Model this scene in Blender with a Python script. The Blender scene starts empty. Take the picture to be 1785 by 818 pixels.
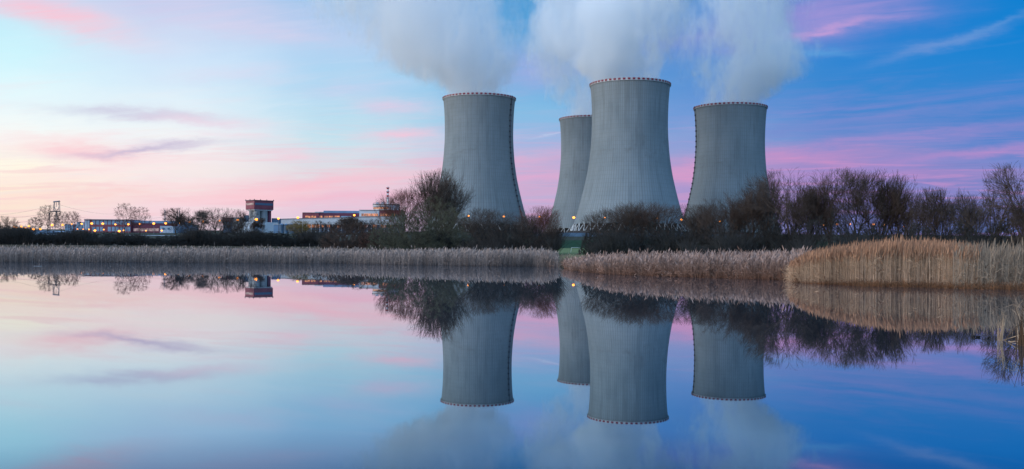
import bpy, math, random
import numpy as np
from mathutils import Vector, Matrix

R = math.radians
F = 1700.0            # focal length in photo pixels
HX, HY = 892.5, 432.5 # where the level view direction meets the picture
CAMZ = 2.0
ROLL = 0.0068
sc = bpy.context.scene
col = sc.collection

# ---------------------------------------------------------------- camera
cd = bpy.data.cameras.new('camera')
cam = bpy.data.objects.new('camera', cd); col.objects.link(cam)
cr, sr = math.cos(ROLL), math.sin(ROLL)
cam.matrix_world = Matrix(((cr, -sr, 0, 0), (0, 0, -1, 0), (sr, cr, 0, CAMZ), (0, 0, 0, 1)))
cd.sensor_width = 36.0
cd.lens = 36.0 * F / 1785.0
cd.shift_y = (HY - 409.0) / 1785.0
cd.clip_start = 0.1; cd.clip_end = 40000
sc.camera = cam

# ---------------------------------------------------------------- sky
def lin(c):
    return tuple((v/255.0/12.92) if v/255.0 <= 0.04045 else ((v/255.0+0.055)/1.055)**2.4 for v in c)
def rgba(c): return tuple(lin(c)) + (1.0,)

world = bpy.data.worlds.new('World'); sc.world = world; world.use_nodes = True
wt = world.node_tree; wn = wt.nodes; wl = wt.links
for n in list(wn): wn.remove(n)

class NT:
    """small helper that writes node maths"""
    def __init__(s, tree): s.t = tree; s.n = tree.nodes; s.l = tree.links
    def put(s, sock, v):
        if isinstance(v, bpy.types.NodeSocket): s.l.new(v, sock)
        elif v is not None: sock.default_value = v
    def m(s, op, a, b=None, c=None, clamp=False):
        n = s.n.new('ShaderNodeMath'); n.operation = op; n.use_clamp = clamp
        s.put(n.inputs[0], a); s.put(n.inputs[1], b)
        if c is not None: s.put(n.inputs[2], c)
        return n.outputs[0]
    def ramp(s, fac, stops, interp='LINEAR'):
        n = s.n.new('ShaderNodeValToRGB'); n.color_ramp.interpolation = interp
        e = n.color_ramp.elements
        while len(e) > 1: e.remove(e[-1])
        e[0].position = stops[0][0]; e[0].color = stops[0][1]
        for p, c in stops[1:]:
            k = e.new(p); k.color = c
        s.put(n.inputs[0], fac)
        return n.outputs[0]
    def mix(s, fac, a, b, mode='MIX'):
        n = s.n.new('ShaderNodeMix'); n.data_type = 'RGBA'; n.blend_type = mode; n.clamp_factor = True
        s.put(n.inputs[0], fac); s.put(n.inputs[6], a); s.put(n.inputs[7], b)
        return n.outputs[2]
    def noise(s, vec, scale, detail=4, rough=0.55, dist=0.0):
        n = s.n.new('ShaderNodeTexNoise')
        s.put(n.inputs['Vector'], vec); n.inputs['Scale'].default_value = scale
        n.inputs['Detail'].default_value = detail; n.inputs['Roughness'].default_value = rough
        n.inputs['Distortion'].default_value = dist
        return n.outputs[0]
    def xyz(s, x, y, z):
        n = s.n.new('ShaderNodeCombineXYZ'); s.put(n.inputs[0], x); s.put(n.inputs[1], y); s.put(n.inputs[2], z)
        return n.outputs[0]
    def sep(s, v):
        n = s.n.new('ShaderNodeSeparateXYZ'); s.l.new(v, n.inputs[0]); return n.outputs
    def mr(s, v, a, b, c=0.0, d=1.0, kind='SMOOTHSTEP'):
        n = s.n.new('ShaderNodeMapRange'); n.interpolation_type = kind
        s.put(n.inputs[0], v); n.inputs[1].default_value = a; n.inputs[2].default_value = b
        n.inputs[3].default_value = c; n.inputs[4].default_value = d
        return n.outputs[0]

W = NT(wt)
tc = wn.new('ShaderNodeTexCoord')
X, Y, Z = W.sep(tc.outputs['Generated'])
yc = W.m('MAXIMUM', Y, 0.15)
U0 = W.m('ADD', W.m('MULTIPLY', W.m('DIVIDE', X, yc), 1700.0), 892.5)
V0 = W.m('MULTIPLY', W.m('DIVIDE', W.m('MAXIMUM', Z, 0.0), yc), 1700.0)   # height over the horizon
# domain warp
warp1 = W.m('SUBTRACT', W.noise(W.xyz(W.m('MULTIPLY', U0, 0.006), W.m('MULTIPLY', V0, 0.016), 3.1), 1.0, 4, 0.6), 0.5)
warp2 = W.m('SUBTRACT', W.noise(W.xyz(W.m('MULTIPLY', U0, 0.009), W.m('MULTIPLY', V0, 0.03), 9.7), 1.0, 5, 0.62), 0.5)
U = W.m('ADD', U0, W.m('MULTIPLY', warp1, 120.0))
V = W.m('ADD', V0, W.m('MULTIPLY', warp2, 42.0))
ys = [433, 400, 350, 300, 250, 200, 150, 100, 50, 0]
cols = [
 (0,    [(246,216,206),(248,220,212),(254,234,212),(255,248,230),(250,251,247),(236,249,252),(222,248,254),(205,245,254),(196,238,252),(200,226,246)]),
 (300,  [(225,205,222),(238,210,224),(246,222,224),(250,234,234),(242,246,248),(230,243,250),(214,236,251),(206,228,250),(200,220,245),(188,208,240)]),
 (600,  [(200,190,218),(215,198,222),(234,200,218),(220,220,228),(198,226,238),(182,220,240),(172,214,242),(174,211,242),(168,204,240),(156,197,236)]),
 (920,  [(160,155,200),(178,160,206),(202,170,208),(200,174,212),(160,182,225),(132,188,228),(112,178,226),(105,170,224),(80,158,215),(76,154,212)]),
 (1200, [(150,145,198),(170,150,200),(190,152,202),(172,154,206),(134,163,215),(112,154,215),(92,146,212),(78,144,210),(82,140,210),(68,138,208)]),
 (1500, [(95,120,182),(105,126,190),(132,130,195),(148,134,198),(108,138,205),(76,134,206),(52,134,208),(36,131,210),(12,126,208),(0,124,206)]),
 (1785, [(85,116,180),(95,122,188),(120,130,196),(128,134,200),(94,132,204),(68,130,204),(48,131,208),(26,131,210),(0,128,210),(0,127,208)]),
]
Vn = W.m('DIVIDE', V, 2000.0)
SKY_GAIN = 1.0
outc = None; prevx = None
for x, cs in cols:
    stops = [(max(0, 433-y)/2000.0, rgba(c)) for y, c in zip(ys, cs)]
    c0 = cs[-1]
    stops.append((0.36, rgba(tuple(int(v*0.96) for v in c0))))
    stops.append((0.8, (.50, .81, 1.28, 1)))
    r = W.ramp(Vn, stops)
    if outc is None: outc = r
    else: outc = W.mix(W.mr(U, prevx, x), outc, r)
    prevx = x
# broad streaks of thin cloud
st = W.noise(W.xyz(W.m('MULTIPLY', U0, 0.0022), W.m('MULTIPLY', W.m('ADD', V0, W.m('MULTIPLY', U0, -0.09)), 0.028), 1.7), 1.0, 6, 0.62, 0.4)
stf = W.m('MULTIPLY', W.mr(st, 0.48, 0.74), W.mr(V0, 20, 70))
pinkcol = W.mix(W.mr(U, 500, 1300), rgba((252, 214, 224)), rgba((176, 144, 210)))
outc = W.mix(W.m('MULTIPLY', stf, W.mr(V0, 360, 190, 0.03, 0.36)), outc, pinkcol)
st2 = W.noise(W.xyz(W.m('MULTIPLY', U0, 0.003), W.m('MULTIPLY', W.m('ADD', V0, W.m('MULTIPLY', U0, -0.12)), 0.045), 7.7), 1.0, 7, 0.66, 0.6)
outc = W.mix(W.m('MULTIPLY', W.mr(st2, 0.5, 0.78), W.mr(U, 900, 1300, .22, .06)), outc, W.mix(W.mr(U, 500, 1200), rgba((225, 238, 252)), rgba((150, 170, 225))))
st3 = W.noise(W.xyz(W.m('MULTIPLY', U0, 0.0045), W.m('MULTIPLY', W.m('ADD', V0, W.m('MULTIPLY', U0, -0.03)), 0.085), 4.4), 1.0, 6, 0.6, 0.8)
low = W.m('MULTIPLY', W.mr(V0, 260, 120), W.mr(st3, .50, .66))
outc = W.mix(W.m('MULTIPLY', low, .42), outc, W.mix(W.mr(U, 300, 1300), rgba((246, 200, 208)), rgba((214, 150, 204))))
low2 = W.m('MULTIPLY', W.mr(V0, 300, 150), W.mr(st3, .48, .36))
outc = W.mix(W.m('MULTIPLY', low2, .35), outc, W.mix(W.mr(U, 300, 1300), rgba((240, 236, 232)), rgba((130, 142, 208))))
tex = W.mr(st2, 0.3, 0.62, 0.55, 1.0)
wisps = [
 (85, 28, 120, 26, .26, (255,196,210), .95), (300, 18, 260, 34, .10, (214,204,234), .55), (480, 62, 160, 16, .12, (222,208,234), .4), (400, 130, 90, 12, -.1, (226,214,238), .45), (420, 240, 70, 7, .03, (244,212,226), .5), (180, 335, 120, 8, -.03, (252,200,200), .55), (300, 255, 60, 5, .05, (214,204,226), .5), (620, 160, 60, 14, -.08, (214,206,236), .45),
 (235, 203, 130, 10, .04, (196,196,222), .75), (340, 213, 100, 8, .07, (240,212,228), .6),
 (150, 270, 130, 14, .05, (252,204,212), .9), (275, 264, 115, 6, -.09, (196,186,214), .85),
 (60, 244, 80, 7, .02, (250,222,226), .5), (515, 271, 60, 12, .02, (246,205,220), .75),
 (690, 236, 48, 10, 0, (250,196,216), .9), (680, 188, 50, 11, -.05, (226,202,228), .7),
 (600, 318, 240, 13, -.13, (252,192,208), .75), (380, 345, 260, 9, -.04, (250,208,214), .4),
 (660, 345, 160, 9, -.06, (244,182,206), .6),
 (930, 120, 80, 30, 0, (176,172,224), .55), (925, 278, 90, 9, -.08, (236,170,204), .45), (930, 312, 100, 8, -.05, (234,170,208), .5),
 (1195, 300, 60, 14, 0, (238,158,198), .55), (1190, 250, 70, 16, 0, (160,160,214), .25),
 (1400, 270, 130, 15, -.06, (222,146,196), .7), (1640, 228, 260, 11, -.12, (165,140,206), .45),
 (1720, 258, 160, 8, -.13, (200,142,202), .5), (1540, 300, 260, 8, -.02, (190,142,202), .45), (1560, 200, 320, 8, -.13, (124,138,206), .5),
 (1455, 16, 150, 40, -.16, (176,152,216), .75), (1425, 50, 90, 7, -.2, (214,164,216), .65), (1200, 70, 150, 30, -.1, (160,150,215), .35),
 (1635, 72, 100, 10, -.28, (116,152,214), .7), (1740, 36, 70, 5, -.35, (96,150,214), .7), (1410, 86, 50, 7, .05, (92,164,222), .6),
 (960, 232, 30, 1.6, -.12, (215,225,245), .4),
]
for (px, py, rx, ry, sl, c, s) in wisps:
    du = W.m('SUBTRACT', U, float(px))
    dv = W.m('ADD', W.m('SUBTRACT', V, 432.5-py), W.m('MULTIPLY', du, sl))
    a = W.m('DIVIDE', du, float(rx)); b = W.m('DIVIDE', dv, float(ry))
    q = W.m('ADD', W.m('MULTIPLY', a, a), W.m('MULTIPLY', b, b))
    g = W.m('EXPONENT', W.m('MULTIPLY', q, -0.8))
    outc = W.mix(W.m('MULTIPLY', W.m('MULTIPLY', g, s), tex), outc, rgba(c))
# the half of the sky behind the viewer: plain dusk blue
midc = W.ramp(W.m('MAXIMUM', Z, 0.0), [(0, (0.45, 0.70, 1.05, 1)), (0.3, (0.45, 0.78, 1.28, 1)), (1.0, (0.55, 0.90, 1.42, 1))])
leftc = W.ramp(W.m('MAXIMUM', Z, 0.0), [(0, (1.9, 1.75, 1.6, 1)), (0.3, (1.5, 1.68, 1.85, 1)), (1.0, (0.55, 0.90, 1.42, 1))])
rightc = W.ramp(W.m('MAXIMUM', Z, 0.0), [(0, (0.16, 0.32, 0.56, 1)), (0.3, (0.12, 0.38, 0.74, 1)), (1.0, (0.55, 0.90, 1.42, 1))])
backc = W.mix(W.mr(X, -.15, -.85), W.mix(W.mr(X, .1, .85), midc, rightc), leftc)
outc = W.mix(W.mr(Y, 0.50, 0.15), outc, backc)
SUN_AZ, SUN_EL = -108.0, 12.0     # degrees from the view direction (left, a little behind), height
nish = wn.new('ShaderNodeTexSky'); nish.sky_type = 'NISHITA'; nish.sun_disc = False
nish.sun_elevation = R(1.5); nish.sun_rotation = R(SUN_AZ)
bg = wn.new('ShaderNodeBackground'); wl.new(outc, bg.inputs[0]); bg.inputs[1].default_value = SKY_GAIN
bg2 = wn.new('ShaderNodeBackground'); wl.new(nish.outputs[0], bg2.inputs[0]); bg2.inputs[1].default_value = 0.004
add = wn.new('ShaderNodeAddShader'); wl.new(bg.outputs[0], add.inputs[0]); wl.new(bg2.outputs[0], add.inputs[1])
wo = wn.new('ShaderNodeOutputWorld'); wl.new(add.outputs[0], wo.inputs[0])
world.cycles.sampling_method = 'MANUAL'; world.cycles.sample_map_resolution = 512

# ---------------------------------------------------------------- sun
ld = bpy.data.lights.new('sun', 'SUN'); ld.energy = 1.1; ld.angle = R(25); ld.color = (1.0, 0.93, 0.88)
sun = bpy.data.objects.new('sun', ld); col.objects.link(sun)
sd = Vector((math.sin(R(SUN_AZ))*math.cos(R(SUN_EL)), math.cos(R(SUN_AZ))*math.cos(R(SUN_EL)), math.sin(R(SUN_EL))))
sun.rotation_euler = (-sd).to_track_quat('-Z', 'Y').to_euler()

# ---------------------------------------------------------------- render
sc.view_settings.view_transform = 'Standard'
try: sc.view_settings.look = 'None'
except Exception: pass
sc.view_settings.exposure = 0.0; sc.view_settings.gamma = 1.0
sc.render.engine = 'CYCLES'
cy = sc.cycles
cy.max_bounces = 10; cy.diffuse_bounces = 2; cy.glossy_bounces = 3; cy.transmission_bounces = 2; cy.transparent_max_bounces = 8
cy.volume_bounces = 8; cy.volume_step_rate = 1.0; cy.volume_max_steps = 64
cy.use_denoising = True; cy.caustics_reflective = False; cy.caustics_refractive = False

# ---------------------------------------------------------------- helpers
def P(px, py, D):
    dx, dy = px-HX, HY-py
    return Vector(((dx*cr - dy*sr)/F*D, D, CAMZ + (dy*cr + dx*sr)/F*D))
def tag(o, label=None, cat=None, group=None, kind=None):
    if label: o['label'] = label
    if cat: o['category'] = cat
    if group: o['group'] = group
    if kind: o['kind'] = kind
    return o
def empty(name, loc, label, cat, group=None):
    o = bpy.data.objects.new(name, None); col.objects.link(o); o.location = loc
    o.empty_display_size = 1.0
    return tag(o, label, cat, group)
def link(name, me, mat, parent=None, loc=None):
    o = bpy.data.objects.new(name, me); col.objects.link(o)
    if mat is not None and len(me.materials) == 0: me.materials.append(mat)
    if parent is not None: o.parent = parent
    if loc is not None: o.location = loc
    return o
def np_mesh(name, verts, quads, smooth=False):
    me = bpy.data.meshes.new(name)
    nv, nq = len(verts), len(quads)
    me.vertices.add(nv); me.vertices.foreach_set('co', np.asarray(verts, dtype=np.float32).ravel())
    me.loops.add(nq*4); me.loops.foreach_set('vertex_index', np.asarray(quads, dtype=np.int32).ravel())
    me.polygons.add(nq)
    me.polygons.foreach_set('loop_start', np.arange(nq, dtype=np.int32)*4)
    me.update(calc_edges=True)
    if smooth: me.polygons.foreach_set('use_smooth', np.ones(nq, dtype=bool))
    return me
class MB:
    def __init__(s): s.v = []; s.f = []
    def hexa(s, pts):      # 8 points: bottom ring of four then top ring of four
        b = len(s.v); s.v += [tuple(p) for p in pts]
        for q in ((3,2,1,0),(4,5,6,7),(0,1,5,4),(1,2,6,5),(2,3,7,6),(3,0,4,7)): s.f.append(tuple(b+i for i in q))
    def box(s, x0, x1, y0, y1, z0, z1):
        s.hexa([(x0,y0,z0),(x1,y0,z0),(x1,y1,z0),(x0,y1,z0),(x0,y0,z1),(x1,y0,z1),(x1,y1,z1),(x0,y1,z1)])
    def prism(s, ring, z0, z1):   # any plan outline, counter-clockwise
        b = len(s.v); n = len(ring)
        s.v += [(x,y,z0) for x,y in ring] + [(x,y,z1) for x,y in ring]
        s.f.append(tuple(b+n-1-i for i in range(n))); s.f.append(tuple(b+n+i for i in range(n)))
        for i in range(n):
            j = (i+1) % n; s.f.append((b+i, b+j, b+n+j, b+n+i))
    def tube(s, p0, p1, r0, r1=None, n=8, cap=True):
        r1 = r0 if r1 is None else r1
        p0, p1 = Vector(p0), Vector(p1); d = (p1-p0).normalized()
        a = d.cross(Vector((0,0,1)) if abs(d.z) < .9 else Vector((1,0,0))).normalized(); c = d.cross(a)
        b = len(s.v)
        for p, r in ((p0,r0),(p1,r1)):
            for i in range(n):
                t = 2*math.pi*i/n; s.v.append(tuple(p + a*(r*math.cos(t)) + c*(r*math.sin(t))))
        for i in range(n):
            j = (i+1) % n; s.f.append((b+i, b+n+i, b+n+j, b+j))
        if cap:
            s.f.append(tuple(b+i for i in range(n))); s.f.append(tuple(b+n+n-1-i for i in range(n)))
    def lathe(s, prof, n=32, c=(0,0,0), a0=0, a1=2*math.pi, close=True):
        b = len(s.v); m = n if close else n+1
        for r, z in prof:
            for i in range(m):
                t = a0 + (a1-a0)*i/n; s.v.append((c[0]+r*math.cos(t), c[1]+r*math.sin(t), c[2]+z))
        for k in range(len(prof)-1):
            for i in range(n):
                j = (i+1) % m; s.f.append((b+k*m+i, b+k*m+j, b+(k+1)*m+j, b+(k+1)*m+i))
    def mesh(s, name, smooth=False):
        me = bpy.data.meshes.new(name); me.from_pydata(s.v, [], s.f); me.update()
        if smooth: me.polygons.foreach_set('use_smooth', np.ones(len(me.polygons), dtype=bool))
        return me
    def build(s, name, mat, parent=None, smooth=False): return link(name, s.mesh(name, smooth), mat, parent)

# ---------------------------------------------------------------- materials
def new_mat(name):
    m = bpy.data.materials.new(name); m.use_nodes = True
    t = NT(m.node_tree); b = t.n.get('Principled BSDF')
    return m, t, b
def simple(name, c, rough=0.8, var=0.15, scale=0.5, metal=0.0):
    m, t, b = new_mat(name)
    tcn = t.n.new('ShaderNodeTexCoord')
    n = t.noise(tcn.outputs['Object'], scale, 5, 0.6)
    lo = tuple(v*(1-var) for v in c)+(1,); hi = tuple(min(1, v*(1+var)) for v in c)+(1,)
    t.l.new(t.mix(t.mr(n, .3, .7), lo, hi), b.inputs['Base Color'])
    b.inputs['Roughness'].default_value = rough; b.inputs['Metallic'].default_value = metal
    b.inputs['Specular IOR Level'].default_value = 0.25
    return m
def glow(name, c, s, var=0.0, scale=0.4):
    m, t, b = new_mat(name)
    b.inputs['Base Color'].default_value = (0.1,0.08,0.06,1)
    b.inputs['Emission Strength'].default_value = s
    if var:
        tcn = t.n.new('ShaderNodeTexCoord')
        n = t.noise(tcn.outputs['Object'], scale, 3, 0.6)
        dark = tuple(v*(1-var) for v in c)+(1,)
        t.l.new(t.mix(t.mr(n, .4, .6), dark, tuple(c)+(1,)), b.inputs['Emission Color'])
    else: b.inputs['Emission Color'].default_value = tuple(c)+(1,)
    return m
MAT = {}
MAT['steel'] = simple('steel', (.22,.22,.24), .5)
MAT['darksteel'] = simple('dark_steel', (.07,.07,.085), .6)
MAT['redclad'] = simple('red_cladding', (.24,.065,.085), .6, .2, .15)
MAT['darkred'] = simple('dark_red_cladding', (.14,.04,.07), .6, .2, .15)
MAT['whiteclad'] = simple('white_cladding', (.62,.62,.64), .6, .1, .1)
MAT['blueclad'] = simple('blue_cladding', (.16,.27,.42), .5, .15, .12)
MAT['slateclad'] = simple('slate_cladding', (.10,.16,.24), .6, .2, .12)
MAT['bluepanel'] = simple('blue_grey_panel', (.24,.34,.46), .35, .25, .2)
MAT['silo'] = simple('silo_concrete', (.30,.31,.32), .85, .15, .2)
MAT['paleblue'] = simple('pale_blue_plaster', (.42,.50,.60), .8, .18, .25)
MAT['tank'] = simple('blue_tank', (.09,.15,.22), .6, .3, .2)
MAT['white'] = simple('white_paint', (.75,.75,.75), .5, .05)
MAT['red'] = simple('red_paint', (.38,.03,.045), .6, .1)
MAT['lit'] = glow('lit_windows', (1.0,.36,.16), .85, .75, .35)
MAT['litdim'] = glow('dim_lit_windows', (.62,.42,.46), .55, .6, .5)
MAT['lamp'] = glow('sodium_lamp', (1.0,.30,.03), 4.6)
MAT['lampwhite'] = glow('white_sodium_lamp', (1.0,.62,.30), 11.0)
MAT['pole'] = simple('lamp_pole_paint', (.20,.20,.22), .6)

def bark(name, c):
    m, t, b = new_mat(name)
    tcn = t.n.new('ShaderNodeTexCoord')
    n = t.noise(tcn.outputs['Object'], 1.2, 3, 0.6)
    oi = t.n.new('ShaderNodeObjectInfo')
    c1 = tuple(v*.6 for v in c)+(1,); c2 = tuple(v*1.5 for v in c)+(1,)
    k = t.mix(t.mr(n, .3, .7), c1, c2)
    k = t.mix(t.m('MULTIPLY', oi.outputs['Random'], .35), k, (c[0]*1.5, c[1]*.9, c[2]*.7, 1))
    t.l.new(k, b.inputs['Base Color']); b.inputs['Roughness'].default_value = .9
    b.inputs['Specular IOR Level'].default_value = 0.1
    return m
MAT['bark'] = bark('winter_bark', (.070,.058,.050))
MAT['twig'] = bark('winter_twigs', (.088,.070,.060))
MAT['darktwig'] = bark('dark_thicket_twigs', (.045,.047,.046))
MAT['greytwig'] = bark('grey_green_willow_twigs', (.105,.110,.078))
MAT['redtwig'] = bark('reddish_bud_twigs', (.15,.08,.065))
MAT['yellowtwig'] = bark('yellow_willow_twigs', (.20,.17,.07))
MAT['birch'] = bark('pale_birch_bark', (.30,.28,.26))

# concrete of the towers: meridional ribs, lift joints, stains
def tower_mat():
    m, t, b = new_mat('ribbed_shell_concrete')
    tcn = t.n.new('ShaderNodeTexCoord'); ob = tcn.outputs['Object']
    x, y, z = t.sep(ob)
    oi = t.n.new('ShaderNodeObjectInfo')
    ang = t.m('DIVIDE', t.m('ARCTAN2', y, x), 2*math.pi)
    NR = 112
    fr = t.m('FRACT', t.m('MULTIPLY', t.m('ADD', ang, 1.0), float(NR)))
    line = t.m('SUBTRACT', 1.0, t.mr(t.m('ABSOLUTE', t.m('SUBTRACT', fr, .5)), .0, .17))
    fz = t.m('FRACT', t.m('DIVIDE', z, 4.2))
    hl = t.m('SUBTRACT', 1.0, t.mr(t.m('ABSOLUTE', t.m('SUBTRACT', fz, .5)), .0, .12))
    # vertical run-off streaks in cylinder coordinates
    rv = t.m('ADD', t.m('MULTIPLY', oi.outputs['Random'], 50), 0)
    cv = t.xyz(t.m('MULTIPLY', ang, 60.0), t.m('MULTIPLY', z, .018), rv)
    s1 = t.noise(cv, 1.0, 6, 0.65)
    cv2 = t.xyz(t.m('MULTIPLY', ang, 9.0), t.m('MULTIPLY', z, .035), rv)
    s2 = t.noise(cv2, 1.0, 5, 0.6)
    s3 = t.noise(t.xyz(t.m('MULTIPLY', ang, 16.0), t.m('MULTIPLY', z, .09), rv), 1.0, 6, 0.7)
    panel = t.n.new('ShaderNodeTexWhiteNoise')
    t.l.new(t.xyz(t.m('FLOOR', t.m('MULTIPLY', t.m('ADD', ang, 1.0), NR+.5)), t.m('FLOOR', t.m('ADD', t.m('DIVIDE', z, 4.2), .5)), rv), panel.inputs[0])
    base = t.mix(t.mr(s2, .3, .7), (.205,.245,.265,1), (.250,.292,.315,1))
    base = t.mix(t.m('MULTIPLY', t.mr(s1, .45, .75), .55), base, (.11,.135,.15,1))
    # darker patch where the throat weathers, broken up
    band = t.m('MULTIPLY', t.mr(z, 62, 80), t.mr(z, 108, 84))
    base = t.mix(t.m('MULTIPLY', t.m('MULTIPLY', t.mr(s3, .50, .78), band), .8), base, (.15,.16,.165,1))
    top = t.mr(z, 122, 148)
    base = t.mix(t.m('MULTIPLY', t.m('MULTIPLY', top, t.mr(s1, .3, .6)), .35), base, (.20,.215,.215,1))
    base = t.mix(t.m('MULTIPLY', panel.outputs[0], .16), base, (.24,.25,.25,1))
    base = t.mix(t.m('MULTIPLY', line, .48), base, (.14,.145,.15,1))
    base = t.mix(t.m('MULTIPLY', hl, .28), base, (.17,.18,.185,1))
    t.l.new(base, b.inputs['Base Color'])
    b.inputs['Roughness'].default_value = .92; b.inputs['Specular IOR Level'].default_value = .15
    bp = t.n.new('ShaderNodeBump'); bp.inputs['Strength'].default_value = .5; bp.inputs['Distance'].default_value = .25
    t.l.new(t.m('ADD', line, t.m('MULTIPLY', s1, .5)), bp.inputs['Height']); t.l.new(bp.outputs[0], b.inputs['Normal'])
    return m
MAT['tower'] = tower_mat()
MAT['inner'] = simple('dark_core_and_basin', (.05,.05,.055), .9)
MAT['legconc'] = simple('leg_concrete', (.52,.53,.53), .85, .15, .1)
MAT['rimred'] = simple('rim_red', (.22,.02,.045), .7, .1)
MAT['rimwhite'] = simple('rim_white', (.48,.49,.50), .7, .1, .1)

# ---------------------------------------------------------------- terrain
SH = [(-3000,160),(-600,150),(0,145),(300,146),(600,146),(800,134),(930,128),(972,116),(985,96),(1010,90),(1100,86),(1250,79),(1380,71),(1400,64),(1785,59),(2600,56),(5000,53)]
shx = np.array([a for a,_ in SH], float); shy = np.array([b for _,b in SH], float)
PR = [(0,.5),(100,.9),(135,1.3),(180,1.6),(250,1.7),(425,2.0),(500,5.8),(620,9.4),(700,11.0),(900,15.5),(1000,18),(1500,18.5),(9000,20)]
prx = np.array([a for a,_ in PR], float); pry = np.array([b for _,b in PR], float)
def ground(x, y):
    x = np.asarray(x, float); y = np.asarray(y, float)
    r = np.maximum(y, 8.0)
    u = HX + F*x/r
    s = np.interp(u, shx, shy)
    d = y - s
    h = np.interp(y, prx, pry)
    up = h*(1-np.exp(-np.maximum(d, 0)/14.0))
    dn = np.maximum(d, -30)*.06
    return np.where(d > 0, up, dn)
def gz(x, y): return float(ground(x, y))
yv = np.concatenate([np.array([-400,-60,-10,5,12,20,30]), np.arange(36,200,2.0), np.arange(200,420,10.0), np.arange(420,1100,20.0), np.array([1200,1500,2000,3000,5000,9000,16000])])
uv = np.linspace(-1.6, 1.6, 260)
VV = []
for y in yv:
    w = max(y, 30)*1.0 if y > 0 else 400
    w = max(w, 60)
    xs = uv*w
    zs = ground(xs, np.full_like(xs, y))
    VV.append(np.stack([xs, np.full_like(xs, y), zs], 1))
VV = np.concatenate(VV); nU = len(uv); nY = len(yv)
VV[:nU*3, 2] = -1.5
i0 = np.arange(nU-1)[None, :] + np.arange(nY-1)[:, None]*nU
Q = np.stack([i0, i0+1, i0+1+nU, i0+nU], -1).reshape(-1, 4)
gm, t, b = new_mat('field_and_bank')
tcn = t.n.new('ShaderNodeTexCoord'); gx, gy, gzz = t.sep(tcn.outputs['Object'])
n1 = t.noise(tcn.outputs['Object'], .12, 6, .65); n2 = t.noise(tcn.outputs['Object'], 1.6, 4, .6)
gyw = t.m('ADD', gy, t.m('MULTIPLY', t.m('SUBTRACT', n1, .5), 14))
near = t.mix(n2, (.035,.028,.018,1), (.07,.055,.035,1))
pale = t.mix(n2, (.10,.135,.055,1), (.17,.205,.10,1))
deep = t.mix(n1, (.012,.038,.020,1), (.018,.055,.030,1))
farc = t.mix(n1, (.030,.038,.030,1), (.05,.055,.045,1))
clear = t.mr(t.m('ADD', gx, t.m('MULTIPLY', t.m('SUBTRACT', n1, .5), 4)), -1, 4)
k = t.mix(t.m('MULTIPLY', t.mr(gyw, 105, 114), clear), near, pale)
k = t.mix(t.mr(gyw, 415, 428), k, t.mix(clear, farc, deep))
k = t.mix(t.mr(gyw, 505, 530), k, farc)
t.l.new(k, b.inputs['Base Color']); b.inputs['Roughness'].default_value = 1; b.inputs['Specular IOR Level'].default_value = .05
g = link('ground', np_mesh('ground', VV, Q, True), gm); tag(g, kind='structure')

# ---------------------------------------------------------------- water
wm, t, b = new_mat('still_pond_water')
for n in list(t.n): t.n.remove(n)
gl = t.n.new('ShaderNodeBsdfGlossy'); gl.inputs['Roughness'].default_value = .012
tcn = t.n.new('ShaderNodeTexCoord')
wx, wy, wz = t.sep(tcn.outputs['Object'])
nz = t.noise(t.xyz(t.m('MULTIPLY', wx, .35), t.m('MULTIPLY', wy, .12), 0), 1.0, 3, .5)
bp = t.n.new('ShaderNodeBump'); bp.inputs['Strength'].default_value = .02; bp.inputs['Distance'].default_value = .01
t.l.new(nz, bp.inputs['Height']); t.l.new(bp.outputs[0], gl.inputs['Normal'])
lw = t.n.new('ShaderNodeLayerWeight'); lw.inputs['Blend'].default_value = .5
tint = t.ramp(lw.outputs['Facing'], [(.775,(.17,.27,.38,1)), (.82,(.42,.55,.65,1)), (.87,(.56,.66,.73,1)), (.91,(.72,.76,.80,1)), (.96,(.80,.81,.83,1)), (1.0,(.80,.80,.82,1))])
t.l.new(tint, gl.inputs['Color'])
df = t.n.new('ShaderNodeBsdfDiffuse'); df.inputs['Color'].default_value = (.004,.007,.010,1)
ad = t.n.new('ShaderNodeAddShader'); t.l.new(gl.outputs[0], ad.inputs[0]); t.l.new(df.outputs[0], ad.inputs[1])
mo = t.n.new('ShaderNodeOutputMaterial'); t.l.new(ad.outputs[0], mo.inputs[0])
m = MB(); m.v = [(-700,-300,0),(700,-300,0),(700,240,0),(-700,240,0)]; m.f = [(0,1,2,3)]
o = m.build('water', wm); tag(o, kind='structure')

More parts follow.
